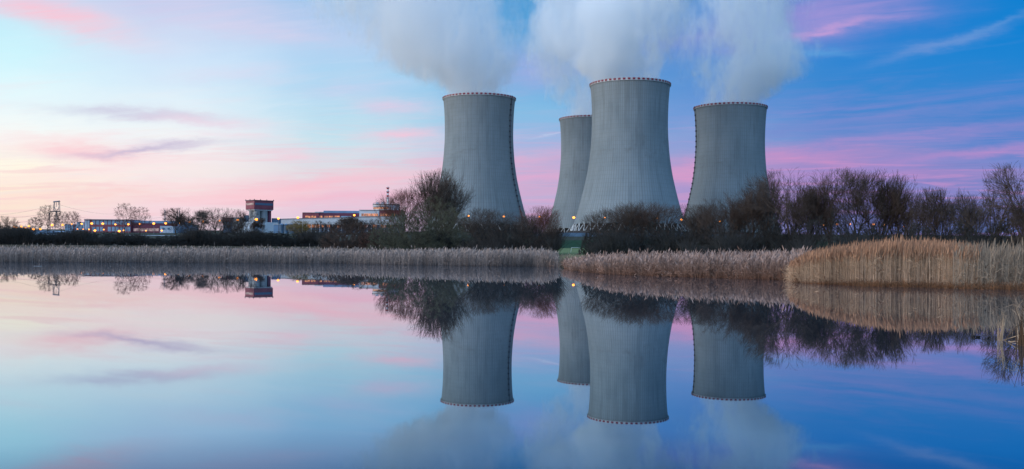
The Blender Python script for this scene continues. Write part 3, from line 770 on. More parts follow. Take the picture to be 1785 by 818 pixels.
rows = [
 # far left
 (10,380,425,46,'spread','low bare tree with forked limbs at the left edge of the far bank','tree',FT,'twig','bark'),
 (61,378,560,26,'birch','small hazy birch left of the tall birch beside the pylon','tree',FT,'twig','bark'),
 (83,357,560,34,'birch','tallest of the left birches, overlapping the dark lattice mast','tree',FT,'twig','bark'),
 (106,368,560,26,'birch','slim birch just right of the pylon legs','tree',FT,'twig','bark'),
 (128,369,560,24,'birch','slim reddish birch before the low end of the striped factory hall','tree',FT,'redtwig','bark'),
 (217,354,560,38,'birch','tall birch with a full crown in front of the middle of the striped factory hall','tree',FT,'redtwig','bark'),
 (244,360,560,34,'birch','birch with drooping crown just right of the full crowned one by the factory hall','tree',FT,'redtwig','bark'),
 (306,365,560,44,'tall','bushy bare tree before the right end of the factory hall and two thin masts','tree',FT,'twig','bark'),
 (327,375,560,26,'birch','thin low birch just past the right end of the factory hall','tree',FT,'twig','bark'),
 (350,368,560,34,'tall','bare tree midway between the factory hall and the small dark red box','tree',FT,'twig','bark'),
 (376,365,432,80,'spread','wide bare tree with leaning black limbs in front of the small dark red box','tree',FT,'twig','bark'),
 (416,367,432,58,'spread','bare forked tree touching the left foot of the silo tower','tree',FT,'twig','bark'),
 (449,381,560,22,'tall','small dark tree in front of the white base of the silo tower','tree',FT,'twig','bark'),
 (526,386,470,44,'multi','yellowish willow in front of the long white hall, right of the blue tanks','tree',FT,'yellowtwig','bark'),
 (556,384,470,28,'birch','leftmost small birch in front of the orange lit colonnade','tree',FT,'twig','birch'),
 (577,386,470,28,'birch','pale stemmed birch right of the leftmost one before the orange lit colonnade','tree',FT,'twig','birch'),
 (598,381,470,34,'tall','dense small tree below the right half of the red roofed hall','tree',FT,'twig','bark'),
 (617,379,470,34,'tall','dense small tree under the right corner of the red roofed hall','tree',FT,'twig','bark'),
 (637,384,470,30,'birch','pale stemmed birch before the left part of the reactor building','tree',FT,'twig','birch'),
 (655,381,470,34,'birch','birch with white stem beside the big grey willow clump, under the reactor building','tree',FT,'twig','birch'),
 # left bank thicket
 (14,401,409,96,'bush','round dark bush at the left edge of the picture','bush',BG,'darktwig','bark'),
 (62,406,421,90,'bush','low dark bush left of the pylon, behind the reeds','bush',BG,'darktwig','bark'),
 (112,403,409,110,'bush','dark rounded bush below the low end of the striped factory hall','bush',BG,'darktwig','bark'),
 (172,404,415,110,'bush','dark bush below the windows of the striped factory hall','bush',BG,'darktwig','bark'),
 (236,412,406,90,'bush','flat low bush under the two reddish birches','bush',BG,'darktwig','bark'),
 (302,411,401,100,'bush','low olive bush below the right end of the factory hall','bush',BG,'darktwig','bark'),
 (352,403,409,70,'bush','dark bush in the gap between factory hall and silo tower','bush',BG,'darktwig','bark'),
 (402,403,404,90,'bush','dark bush under the wide bare tree with leaning limbs','bush',BG,'darktwig','bark'),
 (458,402,401,96,'bush','dark rounded bush directly below the silo tower','bush',BG,'darktwig','bark'),
 (510,405,404,84,'bush','dark bush below the blue tanks','bush',BG,'darktwig','bark'),
 (556,409,409,74,'bush','low dark bush below the left end of the orange lit colonnade','bush',BG,'darktwig','bark'),
 (612,390,222,110,'bush','brown dome shaped bush left of the big grey willow clump','bush',BG,'twig','bark'),
 (655,396,222,60,'bush','small brown bush squeezed against the left side of the willow clump','bush',BG,'redtwig','bark'),
 # big willow clump
 (746,346,205,176,'bush','big grey green willow bush, the widest dome left of the towers','bush',BG,'greytwig','bark'),
 (706,366,198,110,'bush','grey green lower lobe of bush on the left flank of the big willow bush','bush',BG,'greytwig','bark'),
 (796,366,210,110,'bush','grey green bush on the right flank of the big willow bush','bush',BG,'greytwig','bark'),
 (744,300,262,104,'multi','tallest bare tree rising out of the big willow bush beside the left tower','tree','bare trees along the far bank','twig','bark'),
 (702,332,262,74,'multi','reddish twigged tree rising left out of the big willow bush, near the striped chimney','tree','bare trees along the far bank','redtwig','bark'),
 (782,318,262,70,'multi','bare tree overlapping the left edge of the left cooling tower','tree','bare trees along the far bank','twig','bark'),
 (838,368,142,84,'multi','thin willow in front of the left half of the left cooling tower foot','tree','bare trees along the far bank','twig','bark'),
 (872,374,140,84,'multi','thin willow in front of the middle of the left cooling tower foot','tree','bare trees along the far bank','twig','bark'),
 (906,376,138,72,'multi','thin willow in front of the right edge of the left cooling tower foot','tree','bare trees along the far bank','twig','bark'),
 (936,366,140,66,'multi','bare willow between the left tower and the rear tower','tree','bare trees along the far bank','redtwig','bark'),
 (860,390,134,110,'bush','dark bush below the left cooling tower','bush',BG,'darktwig','bark'),
 (920,392,132,90,'bush','dark bush at the left end of the green gap in the bank','bush',BG,'darktwig','bark'),
 (956,390,134,44,'multi','small willow on the left lip of the green gap','tree','bare trees along the far bank','twig','bark'),
 # right of the gap
 (1036,402,128,60,'bush','dark low bush on the right lip of the green gap','bush',BG,'darktwig','bark'),
 (1052,368,132,62,'multi','thin open willow over the left V legs of the tallest tower','tree','bare trees along the far bank','twig','bark'),
 (1082,362,130,70,'multi','willow left of the dense round thicket before the tallest tower','tree','bare trees along the far bank','twig','bark'),
 (1116,355,128,100,'multi','tallest willow of the round thicket centred before the tallest tower','tree','bare trees along the far bank','twig','bark'),
 (1150,358,128,80,'multi','willow on the right side of the thicket before the tallest tower','tree','bare trees along the far bank','twig','bark'),
 (1092,385,124,110,'bush','dark bush below the round thicket before the tallest tower','bush',BG,'darktwig','bark'),
 (1160,388,122,100,'bush','dark bush under the right edge of the tallest tower','bush',BG,'darktwig','bark'),
 (1200,360,126,90,'multi','willow in the gap between the tallest tower and the rightmost tower','tree','bare trees along the far bank','twig','bark'),
 (1236,362,124,80,'multi','willow before the left foot of the rightmost tower','tree','bare trees along the far bank','twig','bark'),
 (1222,390,118,110,'bush','dark bush below the left half of the rightmost tower','bush',BG,'darktwig','bark'),
 (1272,352,118,90,'multi','brown willow rising before the middle of the rightmost tower','tree','bare trees along the far bank','twig','bark'),
 (1304,338,116,90,'multi','brown willow before the right half of the rightmost tower','tree','bare trees along the far bank','twig','bark'),
 (1290,386,112,120,'bush','dark bush at the foot of the slope of willows before the rightmost tower','bush',BG,'darktwig','bark'),
 (1336,322,114,74,'multi','willow overlapping the right edge of the rightmost tower','tree','bare trees along the far bank','twig','bark'),
 (1378,303,108,116,'tall','tall open bare tree just right of the rightmost tower, sky between its limbs','tree','bare trees along the far bank','twig','bark'),
 (1356,372,108,90,'bush','dark bush under the tall open bare tree','bush',BG,'darktwig','bark'),
 (1412,330,112,70,'multi','shorter willow filling the dip between the tall open tree and the broad crowned group','tree','bare trees along the far bank','twig','bark'),
 (1446,301,108,104,'tall','leftmost and highest crown of the broad group of bare trees on the right','tree','bare trees along the far bank','twig','bark'),
 (1490,305,106,104,'tall','second crown of the broad group of bare trees on the right','tree','bare trees along the far bank','twig','bark'),
 (1530,312,106,96,'multi','third crown of the broad group, where its top begins to slope down','tree','bare trees along the far bank','twig','bark'),
 (1684,344,102,84,'multi','bare willow between the lone willow and the wide forked tree at right','tree','bare trees along the far bank','twig','bark'),
 (1560,328,106,80,'multi','last crown on the downward slope of the broad group','tree','bare trees along the far bank','twig','bark'),
 (1440,376,100,120,'bush','dark bush between the group of bare trees and the golden reeds, left part','bush',BG,'darktwig','bark'),
 (1520,388,98,120,'bush','dark bush between the group of bare trees and the crest of the golden reeds','bush',BG,'darktwig','bark'),
 (1596,342,104,80,'spread','low airy tree right of the sloping group, above the golden reeds','tree','bare trees along the far bank','twig','bark'),
 (1644,334,100,84,'multi','bare willow standing alone above the right half of the golden reeds','tree','bare trees along the far bank','twig','bark'),
 (1600,392,96,120,'bush','dark bush under the low airy tree behind the reeds','bush',BG,'darktwig','bark'),
 (1676,392,94,120,'bush','dark bush behind the reeds near the right of the picture','bush',BG,'darktwig','bark'),
 (1726,326,96,120,'spread','wide forked bare tree, last full crown before the right edge','tree','bare trees along the far bank','twig','bark'),
 (1752,376,92,100,'bush','brown bush low at the right edge of the picture','bush',BG,'darktwig','bark'),
 (1795,296,90,110,'tall','bare tree cut by the right edge of the picture, its branches reaching in','tree','bare trees along the far bank','twig','bark'),
 (1790,352,88,70,'multi','short willow at the right edge under the cut off tree','tree','bare trees along the far bank','twig','bark'),
 (1850,330,94,110,'tall','bare tree just past the right edge','tree','bare trees along the far bank','twig','bark'),
]
for r_ in rows: plant(*r_)

# tangled undergrowth that nobody could count
def undergrowth(seed, spans, n, label):
    rs = np.random.RandomState(seed)
    S = []
    tot = sum(b-a for a, b, *_ in spans)
    for (a, b, D0, D1, h0, h1) in spans:
        k = int(n*(b-a)/tot); w = max(1.0, D0/140.)
        D = rs.uniform(D0, D1, k); px = rs.uniform(a, b, k)
        x = (px-HX)/F*D; z = ground(x, D)
        h = rs.uniform(h0, h1, k)*(.7+.3*np.sin(px*.06)+.15*np.sin(px*.19))
        lean = rs.normal(0, .35, (k, 2))
        p0 = np.stack([x, D, z-.1], 1); p1 = p0 + np.stack([lean[:,0]*h*.5, lean[:,1]*h*.5, h*.55], 1)
        p2 = p1 + np.stack([lean[:,0]*h*.7+rs.normal(0,.12,k), lean[:,1]*h*.7, h*.5], 1)
        S.append(np.concatenate([p0, p1, np.full((k,1),.022*w), np.full((k,1),.016*w)], 1))
        S.append(np.concatenate([p1, p2, np.full((k,1),.016*w), np.full((k,1),.008*w)], 1))
        for _ in range(2):
            q = p1 + np.stack([rs.normal(0,.3,k)*w, rs.normal(0,.3,k)*w, rs.uniform(.1,.5,k)*h], 1)
            S.append(np.concatenate([p1, q, np.full((k,1),.013*w), np.full((k,1),.007*w)], 1))
    o = link('undergrowth', seg_mesh('undergrowth', np.concatenate(S)), MAT['darktwig'])
    tag(o, label, 'undergrowth', kind='stuff')
undergrowth(1, [(-60,95,398,424,4.8,7.8),(95,215,398,424,3.8,6.4),(215,318,400,424,2.6,4.6),(318,470,398,424,4.2,6.8),(470,580,398,424,3.8,6.4),(560,680,225,245,2.4,3.8)], 34000, 'dark tangled scrub along the left bank behind the pale reeds')
undergrowth(2, [(670,840,205,235,2.4,4.4),(800,968,128,146,1.8,3.4)], 13000, 'dark tangled scrub at the feet of the willows before the left tower')
undergrowth(3, [(1030,1200,118,132,1.8,3.3),(1200,1400,104,120,1.6,3.2),(1400,1860,86,104,1.2,2.9)], 20000, 'dark tangled scrub under the trees right of the green gap')

# ---------------------------------------------------------------- reeds
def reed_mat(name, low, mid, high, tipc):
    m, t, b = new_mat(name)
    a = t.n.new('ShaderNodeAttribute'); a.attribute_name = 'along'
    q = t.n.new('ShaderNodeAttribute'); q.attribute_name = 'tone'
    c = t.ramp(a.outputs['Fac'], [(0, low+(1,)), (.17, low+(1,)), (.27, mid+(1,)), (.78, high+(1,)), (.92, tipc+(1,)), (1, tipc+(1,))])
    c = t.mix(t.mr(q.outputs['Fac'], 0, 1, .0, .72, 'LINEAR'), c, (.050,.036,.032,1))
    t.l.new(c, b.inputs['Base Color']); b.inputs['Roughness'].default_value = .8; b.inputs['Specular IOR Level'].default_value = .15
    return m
def reeds(name, mat, label, seed, n, span, Dfun, Hfun, lean=.06, wid=.012, head=.05, leafn=2, broken=.05, clumpy=0.0, name_fine=False):
    rs = np.random.RandomState(seed)
    px = rs.uniform(span[0], span[1], n)
    d0, d1 = Dfun(px)
    f = rs.beta(1.0, 1.5, n)
    D = d0 + (d1-d0)*f
    if clumpy:
        ph = .5+.5*np.sin(px*.31+3*np.sin(px*.07)+D*.6)
        keep = rs.rand(n) > clumpy*ph; px, D = px[keep], D[keep]; n = len(px)
    x = (px-HX)/F*D; z = np.minimum(np.maximum(ground(x, D), -.25), .25)
    H = Hfun(px, D)*rs.normal(1.0, .085 if name_fine else .14, n)
    brk = rs.rand(n) < broken; H[brk] *= rs.uniform(.3,.8,brk.sum())
    ln = rs.normal(0, lean, (n, 2)); ln[:,0] += lean*.4
    ln[brk] += rs.normal(0, .5, (brk.sum(), 2))
    tone = np.clip(rs.rand(n)**1.4 + .28*np.sin(px*.11+2.5*np.sin(px*.037+D*.2))*np.sin(D*.9+px*.05), 0, 1)
    base = np.stack([x, D, z-.1], 1)
    def at_(f_): return base + np.stack([ln[:,0]*H*f_**1.8, ln[:,1]*H*f_**1.8, (H+.1)*f_], 1)
    az = rs.uniform(0, math.pi, n); s = np.stack([np.cos(az), np.sin(az)*.5, np.zeros(n)], 1)
    V_, A_, T_ = [], [], []; nq = 0
    def ribbon(p, q, wp, wq, ap, aq, tn, side):
        nonlocal nq
        V_.append(np.stack([p-side*wp[:,None], p+side*wp[:,None], q+side*wq[:,None], q-side*wq[:,None]], 1).reshape(-1,3))
        A_.append(np.stack([ap, ap, aq, aq], 1).ravel()); T_.append(np.repeat(tn, 4)); nq += len(p)
    w = np.full(n, wid)*rs.uniform(.6, 1.3, n); o_ = np.ones(n)
    fs = [0, .35, .7, .90]
    for a, b in zip(fs[:-1], fs[1:]):
        ribbon(at_(a), at_(b), w*(1-.3*a), w*(1-.3*b), o_*a, o_*b, tone, s)
    # seed head: drooping plume in two crossed leaves
    hd = rs.rand(n) < .75
    p = at_(.84)[hd]; q = at_(1.0)[hd] + np.stack([rs.normal(.05,.05,hd.sum()), rs.normal(0,.05,hd.sum()), rs.normal(0,.04,hd.sum())],1)
    mid_ = (p+q)/2; hw = np.full(hd.sum(), head)*rs.uniform(.5,1.2,hd.sum()); oo = np.ones(hd.sum())
    ribbon(p, mid_, hw*.3, hw, oo*.84, oo*.93, tone[hd]*.7, s[hd]); ribbon(mid_, q, hw, hw*.15, oo*.93, oo, tone[hd]*.7, s[hd])
    # leaves
    for k in range(leafn):
        f0 = rs.uniform(.15, .75, n); pb = at_(0)*0
        pb = base + np.stack([ln[:,0]*H*f0**1.8, ln[:,1]*H*f0**1.8, (H+.1)*f0], 1)
        L = rs.uniform(.25,.6,n); a2 = rs.uniform(0, 2*math.pi, n); el = rs.uniform(-.3, 1.2, n)
        qd = np.stack([np.cos(a2)*np.cos(el), np.sin(a2)*np.cos(el), np.sin(el)], 1)*L[:,None]
        m1 = pb + qd*.5 + np.stack([np.zeros(n), np.zeros(n), .06*o_], 1); q2 = pb + qd
        lw_ = w*rs.uniform(.7,1.3,n)
        up_ = np.stack([np.zeros(n)+.3, np.zeros(n), np.ones(n)], 1)*.7
        ribbon(pb, m1, lw_, lw_, f0, np.minimum(f0+.1,.8), tone, up_); ribbon(m1, q2, lw_, lw_*.2, f0, np.minimum(f0+.1,.8), tone, up_)
    V_ = np.concatenate(V_)
    me = np_mesh(name, V_, np.arange(nq*4).reshape(-1, 4))
    for nm, arr in (('along', np.concatenate(A_)), ('tone', np.concatenate(T_))):
        at = me.attributes.new(nm, 'FLOAT', 'POINT'); at.data.foreach_set('value', arr.astype(np.float32))
    o = link(name, me, mat); tag(o, label, 'reeds', kind='stuff')
    return o
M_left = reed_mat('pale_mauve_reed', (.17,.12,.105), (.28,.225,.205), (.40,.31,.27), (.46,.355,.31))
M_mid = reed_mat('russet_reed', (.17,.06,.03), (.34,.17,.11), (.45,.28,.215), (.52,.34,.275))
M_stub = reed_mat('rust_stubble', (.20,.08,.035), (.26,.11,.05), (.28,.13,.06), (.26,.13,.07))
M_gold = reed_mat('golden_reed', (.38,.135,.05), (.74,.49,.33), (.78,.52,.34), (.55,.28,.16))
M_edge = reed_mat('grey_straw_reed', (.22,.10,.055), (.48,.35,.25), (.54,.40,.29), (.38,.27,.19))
I = np.interp
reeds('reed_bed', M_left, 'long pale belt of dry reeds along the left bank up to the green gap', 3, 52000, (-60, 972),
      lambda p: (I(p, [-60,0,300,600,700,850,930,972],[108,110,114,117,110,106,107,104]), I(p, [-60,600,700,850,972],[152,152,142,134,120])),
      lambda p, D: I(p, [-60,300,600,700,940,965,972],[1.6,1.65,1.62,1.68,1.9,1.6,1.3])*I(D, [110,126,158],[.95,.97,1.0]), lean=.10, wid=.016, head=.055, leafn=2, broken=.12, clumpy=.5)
reeds('reed_bed', M_mid, 'tousled russet reeds leaning over the water between the green gap and the golden reeds', 4, 26000, (984, 1402),
      lambda p: (I(p, [984,1000,1060,1200,1385,1402],[98,86,75,69,63.5,62]), I(p, [984,1000,1060,1200,1402],[102,98,92,85,75])),
      lambda p, D: I(p, [984,1000,1040,1100,1385],[.55,.85,1.25,1.5,1.6]), lean=.24, wid=.012, head=.045, leafn=3, broken=.22, clumpy=.45)
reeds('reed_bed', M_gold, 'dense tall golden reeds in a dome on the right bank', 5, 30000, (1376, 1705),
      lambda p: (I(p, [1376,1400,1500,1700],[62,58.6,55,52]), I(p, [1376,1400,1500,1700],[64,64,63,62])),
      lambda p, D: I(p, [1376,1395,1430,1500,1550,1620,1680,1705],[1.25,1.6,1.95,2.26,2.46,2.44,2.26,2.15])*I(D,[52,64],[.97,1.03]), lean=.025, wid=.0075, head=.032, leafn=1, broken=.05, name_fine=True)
reeds('reed_bed', M_edge, 'thin greyish straw reeds at the right edge, right of the golden dome', 6, 10000, (1660, 1960),
      lambda p: (I(p, [1660,1960],[52,50]), I(p, [1660,1960],[62,60])),
      lambda p, D: I(p, [1660,1785,1960],[2.18,2.15,2.2]), lean=.06, wid=.010, head=.03, leafn=2, broken=.2, clumpy=.4)
reeds('reed_fringe', M_stub, 'broken brown reed stubble standing in the water along the reed front', 7, 3200, (1385, 1800),
      lambda p: (I(p, [1385,1500,1800],[59.5,54,49.5]), I(p, [1385,1500,1800],[62,56.5,52.5])),
      lambda p, D: I(p, [1385,1800],[.55,.6]), lean=.2, wid=.009, head=.01, leafn=1, broken=.3)
reeds('reed_fringe', M_mid, 'sparse dry stalks on the grass of the green gap', 8, 500, (955, 1020),
      lambda p: (p*0+104, p*0+116), lambda p, D: p*0+1.0, lean=.15, wid=.009, head=.02, leafn=1, broken=.3)

# ---------------------------------------------------------------- street lamps
def ground_pt(px, D):
    x = P(px, 436, D).x; return x, gz(x, D)
m = MB(); m.lathe([(0,-.55),(.38,-.45),(.62,-.1),(.62,.15),(.3,.4),(0,.45)], n=10)
lamp_glass = m.mesh('lamp_head'); lamp_glass.materials.append(MAT['lamp'])
lamp_glass2 = lamp_glass.copy(); lamp_glass2.materials.clear(); lamp_glass2.materials.append(MAT['lampwhite'])
_pole = {}
def lamp(px, py, D, label, scale=1.0, white=False):
    p = P(px, py, D); z0 = gz(p.x, D); h = round(max(p.z-z0, 2.5)*2)/2; z0 = p.z-h
    e = empty('street_lamp', (p.x, D, z0), label, 'street lamp', 'lit lamps around the power station')
    if h not in _pole:
        m = MB(); m.tube((0,.35,-.5), (0,.35,h+.45), .16, .10, 6); m.tube((0,.35,h+.45), (0,-.1,h+.6), .08, .08, 5)
        _pole[h] = m.mesh('pole'); _pole[h].materials.append(MAT['pole'])
    link('pole', _pole[h], None, e)
    hd = link('lamp_head', lamp_glass2 if white else lamp_glass, None, e, (0, -.1, h)); hd.scale = (scale*1.12,)*3
    return e
ORD = ['first','second','third','fourth','fifth','sixth','seventh','eighth','ninth','tenth','eleventh','twelfth','thirteenth']
def lamp_row(items, D, phrase, **k):
    for i, it in enumerate(items):
        px, py = it[0], it[1]; s = it[2] if len(it) > 2 else 1.0
        lamp(px, py, D, '%s orange lamp from the left %s' % (ORD[i], phrase), s, **k)
lamp_row([(24.5,395.5,.8),(29,396.5,.8),(37.4,395),(43.9,397,.8),(50.5,394.4),(58.4,399.6,1.1),(70.3,399.2,1.1),(91,392.4,1.15)], 640, 'in the open yard left of the factory hall')
lamp_row([(109.3,392,1.1),(125,390.7,.8),(142.4,390.3,1.0),(160,389.7,1.15),(179.2,390,1.1),(201.2,391.3,.85),(224,391,1.1),(243.8,390.5,.85),(268,389.7,1.15),(289,389.2,1.15),(312,388.4,.95)], 640, 'in the tall row before the factory hall')
lamp_row([(135,399.6,.75),(145,399.8,.6),(155,400,.75),(165.5,402,1.2),(181,400.3,.7),(207.9,403,1.3),(215.5,401.7,.65),(254.6,402.3,.65),(282,402.1,.9)], 690, 'low down along the foot of the factory hall')
lamp_row([(331,387.2,1.0),(353.5,386,1.0),(383,384.7,.9),(414.4,383.8,1.05),(447,382.7,1.5)], 640, 'between the factory hall and the silo tower')
lamp_row([(485.4,381,1.1),(519.3,379.4,1.2),(617.6,375.2,1.1),(688.4,374.7,.8)], 660, 'between the silo tower and the left cooling tower')
lamp_row([(816.8,376.5,.9),(878.4,377.6,1.0)], 680, 'before the left cooling tower')
lamp(940.8,378,680,'orange lamp in the gap between the left and the rear cooling towers',1.05)
lamp_row([(1000.2,379.3,1.35),(1054.5,379.7,.95),(1116.4,380.6,1.0),(1145.9,381,.7),(1187.9,382.8,1.25)], 690, 'before the tallest cooling tower')
lamp_row([(1230.4,384.4,.9),(1254.7,385.5,1.0),(1334,388.5,.95)], 690, 'before the rightmost cooling tower')
lamp_row([(1361.7,389.5,.7),(1435.4,392.5,1.1),(1459,391.7,1.2),(1481.7,390.6,.7),(1504,390.6,.65),(1522.4,391.2,1.1),(1541.8,392,.7),(1553,393,.6),(1565,399,.6),(1566,395,.6),(1576,395,.8)], 690, 'among the bare trees right of the towers')

# ---------------------------------------------------------------- power station buildings
def bx(mb, x0, x1, y0, y1, D, depth, off=0.0):
    """box whose front face covers the pixel rectangle at distance D; y1=None stands on the ground"""
    a = P(x0, y0, D); b = P(x1, y0, D); xm = (a.x+b.x)/2; zt = (a.z+b.z)/2
    zb = gz(xm, D)-.5 if y1 is None else P((x0+x1)/2, y1, D).z
    mb.box(a.x, b.x, D-off, D+depth, zb, zt)
def building(name, px, D, label, cat='building', group=None):
    x, z = ground_pt(px, D)
    return empty(name, (x, D, z), label, cat, group)
def part(mb, name, mat, root):
    inv = Vector(root.location)
    mb.v = [(v[0]-inv.x, v[1]-inv.y, v[2]-inv.z) for v in mb.v]
    return mb.build(name, MAT[mat], root)
# striped factory hall
b0 = building('factory_hall', 218, 720, 'long low factory hall of blue grey panels with red stripes at the left')
m = MB(); bx(m, 113, 134, 391.2, None, 722, 30); part(m, 'low_wing', 'slateclad', b0)
m = MB(); bx(m, 134.05, 147, 387.2, None, 721, 30); part(m, 'middle_wing', 'bluepanel', b0)
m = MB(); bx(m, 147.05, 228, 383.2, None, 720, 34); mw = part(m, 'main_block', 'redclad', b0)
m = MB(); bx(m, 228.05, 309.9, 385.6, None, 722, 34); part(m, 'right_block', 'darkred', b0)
m = MB(); bx(m, 310, 323, 390.8, None, 721, 30); part(m, 'end_block', 'slateclad', b0)
m = MB(); bx(m, 228.2, 310, 385.2, 389.4, 722, 34.5, .5); part(m, 'roof_fascia', 'blueclad', b0)
m = MB(); bx(m, 146.8, 228.2, 382.6, 383.4, 719.6, 35, .6); part(m, 'roof_edge', 'slateclad', b0)
for x in (148, 152.5): m = MB(); bx(m, x, x+3.6, 384.4, 401.5, 720, .3, .15); part(m, 'panel_strip', 'paleblue', b0)
for i, x in enumerate(np.arange(161, 226, 6.8)):
    m = MB(); bx(m, x, x+5.4, 384.2, 391.6, 720, .3, .15); part(m, 'window', 'bluepanel', b0)
    if i not in (3,):
        m = MB(); bx(m, x, x+5.2, 395.6, 403.4, 720, .3, .15); part(m, 'window', 'bluepanel', b0)
for x in np.arange(114.5, 133, 3.0): m = MB(); bx(m, x, x+1.6, 392, 403, 722, .3, .15); part(m, 'panel_strip', 'bluepanel', b0)
m = MB(); bx(m, 129, 130.6, 391.6, 403, 722, .4, .2); part(m, 'red_stripe', 'redclad', b0)
for x in np.arange(136, 146, 3.2): m = MB(); bx(m, x, x+1.2, 388.4, 403, 721, .3, .15); part(m, 'panel_strip', 'paleblue', b0)
for x in np.arange(233, 278, 9.0): m = MB(); bx(m, x, x+8.2, 398.2, 403.2, 722, .3, .15); part(m, 'window', 'litdim', b0)
m = MB(); bx(m, 279, 302, 394.2, None, 712, 9.5)
o = part(m, 'annex', 'paleblue', b0)
for x in (283, 292): mm = MB(); bx(mm, x, x+4, 397, 400.5, 711.9, .3, .1); q = part(mm, 'annex_window', 'slateclad', b0)
# low shed left
b1 = building('low_shed', 66, 560, 'low blue grey curved roof shed at the far left behind the bushes')
m = MB()
xa, xb = P(42,400,560).x, P(96,400,560).x; zt = P(70,401.6,560).z; zg = b1.location.z-2
ring = [(xa, zg), (xb, zg)] + [(xb+(xa-xb)*f, zt-1.4+1.4*math.sin(math.pi*(.12+.76*f))) for f in np.linspace(0,1,12)]
b_ = len(m.v); nn = len(ring)
m.v += [(x,560,z) for x,z in ring]+[(x,585,z) for x,z in ring]
m.f.append(tuple(b_+i for i in range(nn))); m.f.append(tuple(b_+nn+nn-1-i for i in range(nn)))
for i in range(nn): j=(i+1)%nn; m.f.append((b_+i, b_+nn+i, b_+nn+j, b_+j))
part(m, 'shed_body', 'blueclad', b1)
# silo tower
b2 = building('silo_tower', 448, 760, 'silo tower: dark red box with a window band on grey concrete cylinders')
C0 = P(443, 386, 760); dl = Vector((-.704,.710,0)); dr = Vector((.710,.704,0))
def quad(o_, l0, l1, r0, r1):
    pts = [o_+dl*l0+dr*r0, o_+dl*l0+dr*r1, o_+dl*l1+dr*r1, o_+dl*l1+dr*r0]
    return [(p.x, p.y) for p in pts]
zt, zw1, zw0, zb_ = P(443,349.5,760).z, P(443,353.6,760).z, P(443,357.4,760).z, P(443,364.9,760).z
zso, zcy, zbase = P(443,366.6,760).z, P(443,386.5,760).z, b2.location.z-.5
LW, RW = 13.0, 17.0
m = MB(); m.prism(quad(C0,0,LW,0,RW), zb_, zt); part(m, 'head_house', 'redclad', b2)
m = MB(); m.prism(quad(C0,-.35,LW+.35,-.35,RW+.35), zt, zt+.45); part(m, 'roof_slab', 'darksteel', b2)
for (l,r) in ((0,0),(LW,0),(0,RW),(6.5,0),(0,5.5),(0,11)):
    p = C0+dl*l+dr*r; m = MB(); m.tube((p.x,p.y,zt+.4),(p.x,p.y,zt+1.1),.35,.3,6); part(m,'roof_vent','darksteel',b2)
m = MB(); m.prism(quad(C0,-.12,.1,.8,RW-.6), zw0, zw1); part(m, 'window_band', 'slateclad', b2)
m = MB(); m.prism(quad(C0,1.0,LW-.8,-.12,.1), zw0, zw1); part(m, 'window_band', 'litdim', b2)
m = MB(); m.prism(quad(C0,.5,LW-.5,.5,RW-.5), zso, zb_-.002); part(m, 'soffit_slab', 'whiteclad', b2)
for (l,r) in ((3.7,4.2),(3.7,10.6),(9.6,4.2),(9.6,10.6)):
    p = C0+dl*l+dr*r; m = MB(); m.tube((p.x,p.y,zbase),(p.x,p.y,zso),2.85,2.85,28)
    o = part(m, 'silo_cylinder', 'silo', b2)
m = MB(); m.prism(quad(C0,1.8,5.6,13.7,RW-.9), zbase, zso-.01); part(m, 'stair_shaft', 'darkred', b2)
m = MB(); m.prism(quad(C0,-1.5,LW,-1.5,6.0), zbase, zcy); part(m, 'base_block', 'paleblue', b2)
m = MB(); m.prism(quad(C0,-3.5,LW-3,6.02,RW+2), zbase, zcy-.3); part(m, 'base_block', 'whiteclad', b2)
# side buildings of silo
b3 = building('dark_tower_block', 478, 775, 'dark blue block tight against the right side of the silo tower')
m = MB(); bx(m, 473.5, 483.8, 381.2, None, 775, 12); part(m, 'body', 'slateclad', b3); m = MB(); bx(m, 474, 483.6, 380.6, 381.2, 775, 12, .3); part(m, 'roof_edge', 'tank', b3)
b4 = building('pale_annex', 482, 745, 'small pale annex with white roof at the right foot of the silo tower')
m = MB(); bx(m, 477, 485, 391.6, None, 745, 10); part(m, 'body', 'blueclad', b4); m = MB(); bx(m, 476.6, 485.4, 390.6, 391.6, 745, 10.5, .4); part(m, 'roof', 'whiteclad', b4)
for i, (x0, x1) in enumerate(((487,494),(495,501.5),(502.5,512))):
    r = (P(x1,395,735).x-P(x0,395,735).x)/2; cxp = (x0+x1)/2
    x, z = ground_pt(cxp, 735); zt = P(cxp, 391.4, 735).z
    e = empty('storage_tank', (x, 735, z), '%s dark blue storage tank right of the silo tower' % ['leftmost','middle','rightmost'][i], 'tank', 'blue storage tanks')
    m = MB(); m.tube((0,0,-.5),(0,0,zt-z),r,r,24); m.build('tank_wall', MAT['tank'], e)
    m = MB(); m.lathe([(r+.1,zt-z),(r*.5,zt-z+.5),(0.01,zt-z+.7)], n=24); m.build('tank_roof', MAT['blueclad'], e)
b5 = building('red_box_building', 394, 780, 'small dark red box building behind the wide bare tree')
m = MB(); bx(m, 387.5, 401, 379.2, 386.4, 780, 8); part(m, 'cabin', 'redclad', b5)
m = MB(); bx(m, 389, 400, 386.4, None, 780.4, 7); part(m, 'base', 'slateclad', b5)
b5 = building('grey_block', 418, 800, 'grey block between the small dark red box and the silo tower')
m = MB(); bx(m, 403, 426, 380, None, 800, 12); part(m, 'body', 'silo', b5); m = MB(); bx(m, 402.6, 426.4, 379.3, 380, 800, 12.4, .4); part(m, 'roof_edge', 'slateclad', b5)
m = MB(); bx(m, 425, 432, 375.4, None, 801, 9); part(m, 'stair_head', 'slateclad', b5)
